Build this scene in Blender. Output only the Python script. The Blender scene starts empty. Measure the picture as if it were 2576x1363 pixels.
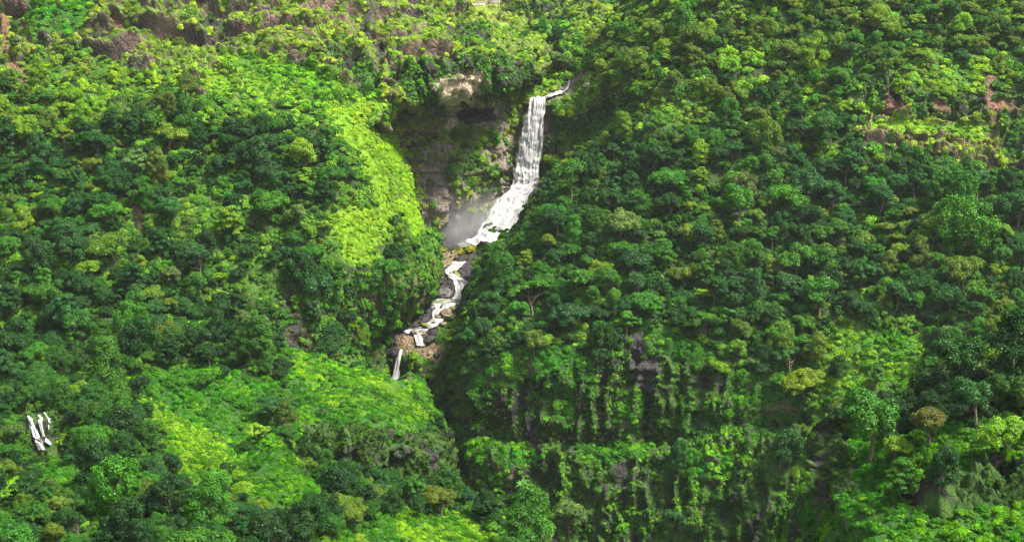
import bpy, math, random
import numpy as np
from mathutils import Vector
from mathutils.bvhtree import BVHTree

rng = np.random.default_rng(7)
random.seed(7)
scene = bpy.context.scene
COL = scene.collection

# ------------------------------------------------------------------ camera
F_PX, CU, CV = 3964.0, 1288.0, 681.5          # picture measured in a 2576 x 1363 frame
PITCH = math.radians(14.0)
FWD = np.array([0, math.cos(PITCH), -math.sin(PITCH)])
UP = np.array([0, math.sin(PITCH), math.cos(PITCH)])
RIGHT = np.array([1.0, 0, 0])

cd = bpy.data.cameras.new("camera")
cam = bpy.data.objects.new("camera", cd)
COL.objects.link(cam)
cam.rotation_euler = (math.radians(90) - PITCH, 0, 0)
cd.sensor_width = 36
cd.lens = 18 / (1288 / F_PX)
cd.clip_start = 1.0
cd.clip_end = 20000
scene.camera = cam


def world_at(u, v, D):
    """the point at horizontal distance D seen at (u, v)"""
    u, v, D = np.broadcast_arrays(np.asarray(u, float), np.asarray(v, float), np.asarray(D, float))
    d = FWD + ((u - CU) / F_PX)[..., None] * RIGHT + ((CV - v) / F_PX)[..., None] * UP
    return d * (D / d[..., 1])[..., None]


def project(p):
    d = np.maximum(p @ FWD, 1.0)
    return CU + F_PX * (p @ RIGHT) / d, CV - F_PX * (p @ UP) / d


# ------------------------------------------------------------------ noise
_perm = np.random.default_rng(3).permutation(256).astype(np.int64)
_perm = np.concatenate([_perm, _perm, _perm])
_val = np.random.default_rng(4).uniform(-1, 1, 256)


def vnoise(p):
    i = np.floor(p).astype(np.int64)
    f = p - i
    f = f * f * f * (f * (f * 6 - 15) + 10)
    i &= 255
    out = 0
    for dx in (0, 1):
        wx = f[..., 0] if dx else 1 - f[..., 0]
        a = _perm[(i[..., 0] + dx) & 255]
        for dy in (0, 1):
            wy = f[..., 1] if dy else 1 - f[..., 1]
            b = _perm[a + ((i[..., 1] + dy) & 255)]
            for dz in (0, 1):
                wz = f[..., 2] if dz else 1 - f[..., 2]
                out = out + wx * wy * wz * _val[_perm[b + ((i[..., 2] + dz) & 255)]]
    return out


def fbm(p, scale, octaves=3, seed=0.0):
    p = np.asarray(p) / scale + seed
    s, a = 0, 1.0
    for k in range(octaves):
        s = s + a * vnoise(p)
        p = p * 2.03 + 17.3
        a *= 0.5
    return s


def in_poly(u, v, poly):
    r = np.zeros(u.shape, bool)
    n = len(poly)
    for k in range(n):
        x1, y1 = poly[k]
        x2, y2 = poly[(k + 1) % n]
        if y1 == y2:
            continue
        c = ((y1 > v) != (y2 > v)) & (u < (x2 - x1) * (v - y1) / (y2 - y1) + x1)
        r ^= c
    return r


# ------------------------------------------------------------------ tagging
def tag(o, label=None, cat=None, group=None, kind=None):
    if label:
        o['label'] = label
    if cat:
        o['category'] = cat
    if group:
        o['group'] = group
    if kind:
        o['kind'] = kind
    return o


# ------------------------------------------------------------------ materials
def new_mat(name):
    m = bpy.data.materials.new(name)
    m.use_nodes = True
    nt = m.node_tree
    nt.nodes.clear()
    out = nt.nodes.new('ShaderNodeOutputMaterial')
    return m, nt, out


def N(nt, typ, **kw):
    n = nt.nodes.new(typ)
    for k, v in kw.items():
        setattr(n, k, v)
    return n


def L(nt, a, b):
    nt.links.new(a, b)


def mathn(nt, op, a, b=None, clamp=False):
    n = N(nt, 'ShaderNodeMath', operation=op, use_clamp=clamp)
    for i, x in enumerate((a, b)):
        if x is None:
            continue
        if isinstance(x, (int, float)):
            n.inputs[i].default_value = x
        else:
            L(nt, x, n.inputs[i])
    return n.outputs[0]


def vscale(nt, col, fac):
    n = N(nt, 'ShaderNodeVectorMath', operation='SCALE')
    L(nt, col, n.inputs[0])
    if isinstance(fac, (int, float)):
        n.inputs['Scale'].default_value = fac
    else:
        L(nt, fac, n.inputs['Scale'])
    return n.outputs[0]


def leaf_material(name, trans=0.3, gloss=0.05):
    m, nt, out = new_mat(name)
    tint = N(nt, 'ShaderNodeAttribute', attribute_type='INSTANCER', attribute_name='tint')
    lv = N(nt, 'ShaderNodeAttribute', attribute_type='GEOMETRY', attribute_name='leaf_tone')
    f = mathn(nt, 'MULTIPLY_ADD', lv.outputs['Fac'], .95)
    f.node.inputs[2].default_value = 0.48
    col = vscale(nt, tint.outputs['Vector'], f)
    # young leaves a little yellower, old ones bluer
    mul = N(nt, 'ShaderNodeCombineXYZ')
    x = mathn(nt, 'MULTIPLY_ADD', lv.outputs['Fac'], 0.5)
    x.node.inputs[2].default_value = 0.75
    L(nt, x, mul.inputs[0])
    mul.inputs[1].default_value = 1.0
    y = mathn(nt, 'MULTIPLY_ADD', lv.outputs['Fac'], -0.6)
    y.node.inputs[2].default_value = 1.3
    L(nt, y, mul.inputs[2])
    vm = N(nt, 'ShaderNodeVectorMath', operation='MULTIPLY')
    L(nt, col, vm.inputs[0])
    L(nt, mul.outputs[0], vm.inputs[1])
    col = vm.outputs[0]
    d = N(nt, 'ShaderNodeBsdfDiffuse')
    L(nt, col, d.inputs['Color'])
    t = N(nt, 'ShaderNodeBsdfTranslucent')
    tc = N(nt, 'ShaderNodeVectorMath', operation='MULTIPLY')
    L(nt, col, tc.inputs[0])
    tc.inputs[1].default_value = (1.3, 1.25, 0.5)
    L(nt, tc.outputs[0], t.inputs['Color'])
    mx = N(nt, 'ShaderNodeMixShader')
    mx.inputs[0].default_value = trans
    L(nt, d.outputs[0], mx.inputs[1])
    L(nt, t.outputs[0], mx.inputs[2])
    g = N(nt, 'ShaderNodeBsdfGlossy')
    g.inputs['Roughness'].default_value = 0.5
    g.inputs['Color'].default_value = (.8, .85, .8, 1)
    mx2 = N(nt, 'ShaderNodeMixShader')
    mx2.inputs[0].default_value = gloss
    L(nt, mx.outputs[0], mx2.inputs[1])
    L(nt, g.outputs[0], mx2.inputs[2])
    L(nt, mx2.outputs[0], out.inputs[0])
    return m


def bark_material(name, c):
    m, nt, out = new_mat(name)
    b = N(nt, 'ShaderNodeBsdfPrincipled')
    no = N(nt, 'ShaderNodeTexNoise')
    no.inputs['Scale'].default_value = 9
    r = N(nt, 'ShaderNodeValToRGB')
    r.color_ramp.elements[0].color = (c[0] * .5, c[1] * .5, c[2] * .5, 1)
    r.color_ramp.elements[1].color = (c[0] * 1.5, c[1] * 1.5, c[2] * 1.5, 1)
    L(nt, no.outputs['Fac'], r.inputs[0])
    L(nt, r.outputs[0], b.inputs['Base Color'])
    b.inputs['Roughness'].default_value = .9
    L(nt, b.outputs[0], out.inputs[0])
    return m


def ground_material(name):
    """soil, turf and rock: the colour of what lies there comes with the mesh; noise breaks it up"""
    m, nt, out = new_mat(name)
    at = N(nt, 'ShaderNodeAttribute', attribute_type='GEOMETRY', attribute_name='soil')
    geo = N(nt, 'ShaderNodeNewGeometry')
    n1 = N(nt, 'ShaderNodeTexNoise')
    n1.inputs['Scale'].default_value = 0.9
    n1.inputs['Detail'].default_value = 8
    n1.inputs['Roughness'].default_value = .7
    L(nt, geo.outputs['Position'], n1.inputs['Vector'])
    n2 = N(nt, 'ShaderNodeTexNoise')
    n2.inputs['Scale'].default_value = 0.12
    n2.inputs['Detail'].default_value = 4
    L(nt, geo.outputs['Position'], n2.inputs['Vector'])
    f = mathn(nt, 'MULTIPLY_ADD', n1.outputs['Fac'], 1.9)
    f.node.inputs[2].default_value = 0.05
    f2 = mathn(nt, 'MULTIPLY_ADD', n2.outputs['Fac'], 0.9)
    f2.node.inputs[2].default_value = 0.55
    f = mathn(nt, 'MULTIPLY', f, f2)
    col = vscale(nt, at.outputs['Vector'], f)
    b = N(nt, 'ShaderNodeBsdfPrincipled')
    L(nt, col, b.inputs['Base Color'])
    b.inputs['Roughness'].default_value = .85
    b.inputs['Specular IOR Level'].default_value = .25
    vo = N(nt, 'ShaderNodeTexVoronoi', feature='DISTANCE_TO_EDGE')
    vo.inputs['Scale'].default_value = .55
    wv = N(nt, 'ShaderNodeVectorMath', operation='MULTIPLY')
    L(nt, geo.outputs['Position'], wv.inputs[0])
    wv.inputs[1].default_value = (1.0, 1.0, .7)
    L(nt, wv.outputs[0], vo.inputs['Vector'])
    ck = mathn(nt, 'MULTIPLY', vo.outputs['Distance'], 5.0, clamp=True)
    bp = N(nt, 'ShaderNodeBump')
    bp.inputs['Strength'].default_value = 1.0
    bp.inputs['Distance'].default_value = .8
    L(nt, mathn(nt, 'ADD', n1.outputs['Fac'], mathn(nt, 'MULTIPLY', ck, .35)), bp.inputs['Height'])
    L(nt, bp.outputs[0], b.inputs['Normal'])
    L(nt, b.outputs[0], out.inputs[0])
    return m


def rock_material(name, c, moss=0.0):
    m, nt, out = new_mat(name)
    tc = N(nt, 'ShaderNodeNewGeometry')
    n1 = N(nt, 'ShaderNodeTexNoise')
    n1.inputs['Scale'].default_value = 0.8
    n1.inputs['Detail'].default_value = 8
    L(nt, tc.outputs['Position'], n1.inputs['Vector'])
    r = N(nt, 'ShaderNodeValToRGB')
    r.color_ramp.elements[0].position = .3
    r.color_ramp.elements[0].color = (c[0] * .4, c[1] * .4, c[2] * .4, 1)
    r.color_ramp.elements[1].position = .7
    r.color_ramp.elements[1].color = (c[0] * 1.4, c[1] * 1.4, c[2] * 1.4, 1)
    L(nt, n1.outputs['Fac'], r.inputs[0])
    b = N(nt, 'ShaderNodeBsdfPrincipled')
    b.inputs['Roughness'].default_value = .55
    src = r.outputs[0]
    if moss > 0:
        sx = N(nt, 'ShaderNodeSeparateXYZ')
        L(nt, tc.outputs['Normal'], sx.inputs[0])
        a = mathn(nt, 'ADD', sx.outputs[2], n1.outputs['Fac'])
        a = mathn(nt, 'SUBTRACT', a, 1.35 - moss)
        a = mathn(nt, 'MULTIPLY', a, 5.0, clamp=True)
        mix = N(nt, 'ShaderNodeMix', data_type='RGBA')
        L(nt, a, mix.inputs['Factor'])
        L(nt, src, mix.inputs['A'])
        mix.inputs['B'].default_value = (.10, .14, .015, 1)
        src = mix.outputs['Result']
    L(nt, src, b.inputs['Base Color'])
    bp = N(nt, 'ShaderNodeBump')
    bp.inputs['Distance'].default_value = .5
    L(nt, n1.outputs['Fac'], bp.inputs['Height'])
    L(nt, bp.outputs[0], b.inputs['Normal'])
    L(nt, b.outputs[0], out.inputs[0])
    return m


def water_material(name, sx=1.0, sy=0.12, dark=(.30, .30, .29), lo=.36, hi=.56, gaps=.55):
    """white water: streaks run along the flow (the mesh's own UV, in metres), ragged thin edges"""
    m, nt, out = new_mat(name)
    uv = N(nt, 'ShaderNodeUVMap', uv_map='flow')
    mp = N(nt, 'ShaderNodeMapping')
    mp.inputs['Scale'].default_value = (sx, sy, 1)
    L(nt, uv.outputs[0], mp.inputs[0])
    n1 = N(nt, 'ShaderNodeTexNoise')
    n1.inputs['Scale'].default_value = 1.0
    n1.inputs['Detail'].default_value = 5
    n1.inputs['Roughness'].default_value = .6
    n1.inputs['Distortion'].default_value = .6
    L(nt, mp.outputs[0], n1.inputs['Vector'])
    r = N(nt, 'ShaderNodeValToRGB')
    r.color_ramp.elements[0].position = lo
    r.color_ramp.elements[0].color = (*dark, 1)
    r.color_ramp.elements[1].position = hi
    r.color_ramp.elements[1].color = (.47, .465, .455, 1)
    L(nt, n1.outputs['Fac'], r.inputs[0])
    d = N(nt, 'ShaderNodeBsdfPrincipled')
    L(nt, r.outputs[0], d.inputs['Base Color'])
    d.inputs['Roughness'].default_value = .6
    bp = N(nt, 'ShaderNodeBump')
    bp.inputs['Distance'].default_value = .5
    bp.inputs['Strength'].default_value = .6
    L(nt, n1.outputs['Fac'], bp.inputs['Height'])
    L(nt, bp.outputs[0], d.inputs['Normal'])
    ed = N(nt, 'ShaderNodeAttribute', attribute_type='GEOMETRY', attribute_name='thin')
    n2 = N(nt, 'ShaderNodeTexNoise')
    n2.inputs['Scale'].default_value = 3.4
    n2.inputs['Detail'].default_value = 6
    n2.inputs['Roughness'].default_value = .7
    L(nt, mp.outputs[0], n2.inputs['Vector'])
    # cover = strands minus how thin the sheet is towards its edge
    a = mathn(nt, 'ADD', mathn(nt, 'MULTIPLY', n1.outputs['Fac'], 1.2), mathn(nt, 'MULTIPLY', n2.outputs['Fac'], 1.2))
    a = mathn(nt, 'SUBTRACT', a, mathn(nt, 'MULTIPLY', ed.outputs['Fac'], 1.0))
    a = mathn(nt, 'SUBTRACT', a, gaps)
    a = mathn(nt, 'MULTIPLY', a, 2.6, clamp=True)
    tr = N(nt, 'ShaderNodeBsdfTransparent')
    mx = N(nt, 'ShaderNodeMixShader')
    L(nt, a, mx.inputs[0])
    L(nt, tr.outputs[0], mx.inputs[1])
    L(nt, d.outputs[0], mx.inputs[2])
    L(nt, mx.outputs[0], out.inputs[0])
    return m


M_LEAF = leaf_material("tree_leaves", .2, .02)
M_BUSH = leaf_material("bush_leaves", .25, .012)
M_BARK = bark_material("bark", (.10, .075, .05))
M_GROUND = ground_material("hillside_soil")

# ------------------------------------------------------------------ mesh helpers
def mesh_from_arrays(name, verts, faces, mat=None, smooth=True, attrs=None):
    """faces: (n, 4) or (n, 3) int array"""
    me = bpy.data.meshes.new(name)
    verts = np.ascontiguousarray(verts, np.float32)
    faces = np.ascontiguousarray(faces, np.int32)
    k = faces.shape[1]
    me.vertices.add(len(verts))
    me.vertices.foreach_set('co', verts.ravel())
    me.loops.add(faces.size)
    me.loops.foreach_set('vertex_index', faces.ravel())
    me.polygons.add(len(faces))
    me.polygons.foreach_set('loop_start', np.arange(0, faces.size, k, dtype=np.int32))
    me.polygons.foreach_set('loop_total', np.full(len(faces), k, np.int32))
    if smooth:
        me.polygons.foreach_set('use_smooth', np.ones(len(faces), bool))
    for nm, (typ, arr) in (attrs or {}).items():
        a = me.attributes.new(nm, typ, 'POINT')
        key = 'vector' if typ == 'FLOAT_VECTOR' else 'value'
        a.data.foreach_set(key, np.ascontiguousarray(arr, np.float32 if typ != 'INT' else np.int32).ravel())
    if mat:
        me.materials.append(mat)
    me.update(calc_edges=True)
    me.validate()
    return me


def link(name, me, parent=None):
    o = bpy.data.objects.new(name, me)
    COL.objects.link(o)
    if parent:
        o.parent = parent
    return o


def grid_faces(n, m, flip=False):
    i = np.arange((n - 1) * (m - 1))
    r, c = i // (m - 1), i % (m - 1)
    a = r * m + c
    f = np.stack([a, a + 1, a + m + 1, a + m], 1)
    return f[:, ::-1] if flip else f


def catmull(P, n):
    """P (k, ..., 3) control points -> (n, ..., 3) through them, evenly in index"""
    k = len(P)
    t = np.linspace(0, k - 1, n)
    i = np.minimum(t.astype(int), k - 2)
    f = (t - i).reshape(-1, *([1] * (P.ndim - 1)))
    Pe = np.concatenate([2 * P[:1] - P[1:2], P, 2 * P[-1:] - P[-2:-1]])
    a, b, c, d = Pe[i], Pe[i + 1], Pe[i + 2], Pe[i + 3]
    return .5 * (2 * b + (c - a) * f + (2 * a - 5 * b + 4 * c - d) * f ** 2 + (3 * b - a - 3 * c + d) * f ** 3)


def even_rows(G, n, axis):
    """resample a grid so that samples are about evenly spaced (on average) along an axis"""
    G = np.moveaxis(G, axis, 0)
    seg = np.linalg.norm(np.diff(G, axis=0), axis=-1).reshape(len(G) - 1, -1).mean(1)
    s = np.concatenate([[0], np.cumsum(seg)])
    t = np.interp(np.linspace(0, s[-1], n), s, np.arange(len(G)))
    i = np.minimum(t.astype(int), len(G) - 2)
    f = (t - i).reshape(-1, *([1] * (G.ndim - 1)))
    out = G[i] * (1 - f) + G[i + 1] * f
    return np.moveaxis(out, 0, axis)


def roll(G, side, r=10.0, far=70.0, drop=25.0, k=14, out=.08):
    """carry a surface on round behind its visible edge so that it has a back"""
    if side == 'left':
        E, I = G[:, 0], G[:, 3]
    elif side == 'right':
        E, I = G[:, -1], G[:, -4]
    elif side == 'top':
        E, I = G[-1], G[-4]
    else:
        E, I = G[0], G[3]
    o = E - I
    away = E * np.array([1, 1, 0])
    away /= np.linalg.norm(away, axis=-1, keepdims=True)
    o = o - (o * away).sum(-1, keepdims=True) * away
    o /= np.linalg.norm(o, axis=-1, keepdims=True) + 1e-9
    L_ = []
    for j in range(1, k + 1):
        th = min(j / (k * .6), 1.0) * math.pi / 2
        p = E + o * (r * out * math.sin(th)) + away * (r * (1 - math.cos(th)))
        if j > k * .6:
            q = (j - k * .6) / (k * .4)
            p = p + away * (far * q) + np.array([0, 0, -drop * q])
        L_.append(p)
    S = np.stack(L_)
    if side == 'left':
        return np.concatenate([np.moveaxis(S[::-1], 0, 1), G], 1)
    if side == 'right':
        return np.concatenate([G, np.moveaxis(S, 0, 1)], 1)
    if side == 'top':
        return np.concatenate([G, S], 0)
    return np.concatenate([S[::-1], G], 0)


# what grows or lies where: F forest, G lime grass, L ledgy scrub, S scrub, C cliff, D deep green scrub,
# B bare earth, P pale rock, W wet dark rock, also painted cave shade, M pale meadow
TYPES = "FGLSCDBPWMARK"
SOIL = dict(F=(.030, .060, .010), G=(.12, .24, .008), L=(.10, .15, .02), S=(.05, .12, .012), C=(.036, .030, .029), A=(.20, .165, .135), R=(.20, .145, .09), K=(.06, .15, .008),
            D=(.03, .10, .008), B=(.15, .082, .052), P=(.46, .36, .25), W=(.045, .038, .042), M=(.24, .30, .06))
AMP = dict(F=(1.6, .7, .2, .2, .2), G=(.7, .35, .06, .1, .0), L=(1.2, .8, .4, 2.3, .5), S=(1.2, .7, .2, .3, .2),
           C=(1.3, .9, .45, .45, 1.5), A=(1.0, .9, .5, .4, .9), R=(.8, .6, .4, .5, .2), K=(1.1, .6, .15, .3, .1), D=(1.2, .7, .2, .3, .2), B=(.5, .4, .3, .3, .0), P=(.8, .8, .5, .8, .8),
           W=(.8, .7, .5, .6, .7), M=(.6, .2, .05, .1, 0))
LAND = {}


class Landform:
    pass


def land(name, rows, default, areas, m, n, rolls=(), amp=1.0, spare=(), label='', jit=20):
    M0 = 60
    R = []
    for row in rows:
        a = np.array(row, float)
        t = (a[:, 0] - a[0, 0]) / (a[-1, 0] - a[0, 0])
        tt = np.linspace(0, 1, M0)
        # smooth interpolation across the row
        k = len(a)
        idx = np.interp(tt, t, np.arange(k))
        i = np.minimum(idx.astype(int), k - 2)
        f = (idx - i)[:, None]
        ae = np.concatenate([2 * a[:1] - a[1:2], a, 2 * a[-1:] - a[-2:-1]])
        p0, p1, p2, p3 = ae[i], ae[i + 1], ae[i + 2], ae[i + 3]
        q = .5 * (2 * p1 + (p2 - p0) * f + (2 * p0 - 5 * p1 + 4 * p2 - p3) * f ** 2 + (3 * p1 - p0 - 3 * p2 + p3) * f ** 3)
        q[:, 0] = a[0, 0] + tt * (a[-1, 0] - a[0, 0])
        q = .6 * q + .4 * np.stack([q[:, 0], np.interp(tt, t, a[:, 1]), np.interp(tt, t, a[:, 2])], 1)
        R.append(q)
    R = catmull(np.array(R), 80)
    G = world_at(R[..., 0], R[..., 1], R[..., 2])
    for s, kw in rolls:
        G = roll(G, s, **kw)
    G = even_rows(even_rows(G, n, 0), m, 1)
    nn, mm = G.shape[:2]
    du = np.gradient(G, axis=1)
    dv = np.gradient(G, axis=0)
    nor = np.cross(du, dv)
    nor /= np.linalg.norm(nor, axis=-1, keepdims=True) + 1e-9
    flip = (nor * -G).sum(-1).mean() < 0
    if flip:
        nor = -nor
    # soft membership
    u, v = project(G)
    W = {t: np.zeros(u.shape) for t in TYPES}
    for jj in range(3):
        ju = u + jit * 1.3 * fbm(G, 14.0, 4, 4.0 + .15 * jj)
        jv = v + jit * 1.3 * fbm(G, 14.0, 4, 9.0 + .15 * jj)
        ty = np.full(u.shape, TYPES.index(default))
        for t, poly in areas:
            ty[in_poly(ju, jv, poly)] = TYPES.index(t)
        for t in TYPES:
            W[t] += (ty == TYPES.index(t)) / 3.0
    A = np.zeros((5,) + u.shape)
    for t in TYPES:
        for k in range(5):
            A[k] += W[t] * AMP[t][k]
    A *= amp
    disp = A[0] * 2.2 * fbm(G, 26.0, 2, 1.5) + A[1] * 1.6 * fbm(G, 7.0, 3, 4.5) + A[2] * 1.6 * fbm(G, 2.2, 3, 8.5)
    zz = G + 2.0 * np.stack([fbm(G, 15, 2, 2.2), fbm(G, 15, 2, 3.3), fbm(G, 22, 2, 6.1)], -1)
    st = fbm(zz * np.array([.10, .10, 1.0]), 2.6, 2, 31.0)
    disp += A[3] * 1.7 * np.tanh(2.2 * st)
    vt = fbm(zz * np.array([1.0, 1.0, .16]), 3.4, 2, 41.0)
    disp += A[4] * 1.5 * (.6 - 2.0 * np.abs(vt))
    # broken, blocky faces
    bl = zz * np.array([.8, .8, .5]) + .6 * np.stack([disp, disp, disp], -1) * .2
    blk = vnoise(np.floor(bl / 1.7) * 7.31 + 3.0)
    disp += (A[4] * .45 + A[3] * .15) * blk
    Pt = G + nor * disp[..., None]
    du = np.gradient(Pt, axis=1)
    dv = np.gradient(Pt, axis=0)
    n2 = np.cross(du, dv)
    area = np.linalg.norm(n2, axis=-1)
    n2 /= area[..., None] + 1e-9
    if flip:
        n2 = -n2
    # soil colour; steep faces of scrub show the rock
    soil = np.zeros(G.shape)
    tot = 0
    for t in TYPES:
        soil += W[t][..., None] * np.array(SOIL[t])
    nz = n2[..., 2] + .30 * fbm(Pt, 5.0, 3, 77.0)
    rocky = np.clip((.30 - nz) * 6, 0, 1) * (W['L'] + .6 * W['S'] + .6 * W['D'] + .4 * W['G'] + .3 * W['F'])
    rc = np.array([.06, .047, .042])[None, None] + (fbm(Pt, 9, 2, 55.0)[..., None] * .9 + .3).clip(0, 1) * np.array([.14, .085, .06])
    soil = soil * (1 - rocky[..., None]) + rc * rocky[..., None]
    cc = W['C'][..., None]
    mossy = np.clip(.55 + fbm(Pt * np.array([1, 1, .35]), 4.0, 3, 91.0) * 2.0, 0, 1)[..., None]
    soil = soil * (1 - cc * mossy * .8) + cc * mossy * .8 * np.array([.04, .10, .009])
    me = mesh_from_arrays(name, Pt.reshape(-1, 3), grid_faces(nn, mm, flip), M_GROUND,
                          attrs={'soil': ('FLOAT_VECTOR', soil.reshape(-1, 3))})
    o = link(name, me)
    tag(o, label, 'terrain', kind='structure')
    Lf = Landform()
    Lf.name, Lf.obj, Lf.P, Lf.nor, Lf.W, Lf.area, Lf.nz, Lf.rocky = name, o, Pt, n2, W, area, nz, rocky
    Lf.uv = project(Pt)
    Pc = Pt[::2, ::2]
    Lf.bvh = BVHTree.FromPolygons(Pc.reshape(-1, 3).tolist(), grid_faces(*Pc.shape[:2], flip).tolist())
    LAND[name] = Lf
    return Lf


Q = 1.0   # mesh density factor

# ------------------------------------------------------------------ landforms (u, v in the 2576 frame, distance in m)
land('valley_plateau', [
    [(1150, 345, 545), (1350, 340, 548), (1500, 340, 548), (1720, 340, 545)],
    [(1150, 275, 548), (1345, 266, 548), (1440, 252, 555), (1720, 250, 565)],
    [(1150, 215, 566), (1345, 215, 572), (1440, 205, 585), (1720, 190, 600)],
    [(1140, 140, 625), (1345, 140, 620), (1480, 135, 620), (1720, 130, 620)],
    [(1140, 92, 690), (1350, 92, 680), (1500, 80, 665), (1740, 70, 650)],
    [(1120, 58, 740), (1280, 55, 735), (1450, 30, 700), (1740, 20, 680)],
    [(1080, 22, 800), (1265, 18, 800), (1320, 0, 770), (1450, -20, 745), (1740, -40, 720)],
    [(1050, -5, 860), (1265, -10, 860), (1350, -60, 820), (1450, -80, 790), (1740, -100, 760)],
    [(1050, -25, 960), (1265, -40, 960), (1350, -120, 900), (1450, -150, 870), (1740, -170, 840)],
], 'F', [
    ('S', [(1100, 170), (1350, 175), (1420, 210), (1350, 262), (1250, 262), (1100, 240)]),
    ('S', [(1400, 50), (1700, 10), (1700, 120), (1450, 100)]),
    ('M', [(1130, -30), (1285, -30), (1310, 45), (1300, 84), (1240, 84), (1150, 40)]),
    ('L', [(1265, -200), (1760, -200), (1700, 10), (1600, 45), (1500, 50), (1400, 75), (1310, 100), (1285, 85), (1262, 40)]),
    ('C', [(1318, 48), (1345, 32), (1400, 14), (1418, 20), (1400, 32), (1345, 60)]),
    ('C', [(1500, -10), (1600, -10), (1590, 22), (1520, 10)]),
    ('W', [(1330, 265), (1372, 246), (1395, 232), (1430, 226), (1440, 240), (1400, 252), (1372, 262)]),
], int(300 * Q), int(420 * Q), amp=.8, label='green side valley and meadow above the waterfall')

land('amphitheatre_cliff', [
    [(840, 680, 496), (1060, 650, 507), (1130, 618, 524), (1180, 612, 531), (1300, 595, 536), (1400, 590, 528), (1660, 560, 505)],
    [(840, 560, 500), (1070, 545, 509), (1180, 535, 521), (1290, 520, 533), (1400, 510, 529), (1660, 480, 508)],
    [(840, 490, 502), (1070, 480, 511), (1180, 470, 520), (1300, 470, 538), (1400, 470, 532), (1660, 440, 510)],
    [(840, 390, 504), (1020, 380, 509), (1150, 390, 517), (1250, 390, 529), (1320, 390, 544), (1400, 390, 536), (1480, 380, 523), (1660, 360, 508)],
    [(840, 300, 506), (1020, 300, 510), (1150, 300, 522), (1250, 300, 532), (1330, 300, 547), (1400, 300, 538), (1500, 290, 525), (1660, 270, 511)],
    [(840, 250, 508), (1020, 240, 512), (1150, 230, 526), (1250, 225, 538), (1335, 259, 543), (1372, 259, 542), (1430, 243, 540), (1500, 208, 531), (1580, 190, 523), (1660, 180, 518)],
    [(840, 190, 535), (1020, 180, 545), (1150, 170, 555), (1250, 178, 565), (1335, 245, 556), (1372, 248, 553), (1430, 235, 552), (1500, 195, 545), (1580, 170, 545), (1660, 150, 545)],
    [(840, 170, 590), (1020, 160, 600), (1150, 140, 610), (1250, 160, 600), (1335, 232, 575), (1372, 236, 575), (1430, 228, 575), (1500, 190, 570), (1580, 160, 570), (1660, 140, 570)],
], 'A', [
    ('S', [(1195, 255), (1260, 235), (1340, 262), (1340, 300), (1270, 290), (1240, 255)]),
    ('S', [(1230, 150), (1335, 180), (1335, 262), (1270, 262), (1215, 225)]),
    ('C', [(1375, 300), (1700, 190), (1700, 520), (1375, 520)]),
    ('L', [(860, 285), (1000, 290), (1090, 320), (1105, 360), (1030, 400), (1080, 540), (860, 500)]),
    ('P', [(1095, 180), (1200, 190), (1195, 232), (1150, 245), (1145, 290), (1155, 335), (1118, 335), (1120, 290), (1100, 250)]),
    ('P', [(1225, 255), (1245, 255), (1248, 300), (1230, 300)]), ('P', [(1262, 320), (1280, 320), (1285, 365), (1266, 365)]),
    ('S', [(1130, 330), (1220, 330), (1250, 370), (1190, 380), (1130, 370)]),
    ('S', [(1120, 400), (1170, 380), (1240, 420), (1260, 470), (1200, 490), (1150, 455), (1125, 455)]),
    ('W', [(1150, 225), (1240, 235), (1245, 320), (1180, 325), (1150, 310)]),  # dark colour stands in for the shade inside the cave
    ('A', [(1060, 470), (1190, 490), (1290, 470), (1290, 680), (1060, 680)]),
    ('S', [(1375, 255), (1440, 240), (1560, 190), (1660, 190), (1560, 240), (1480, 290), (1440, 300), (1380, 300)]),
    ('S', [(1375, 360), (1440, 350), (1480, 400), (1380, 430)]),
], int(420 * Q), int(330 * Q), amp=.9, label='dark curved rock wall behind the tall waterfall', jit=9)

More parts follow.
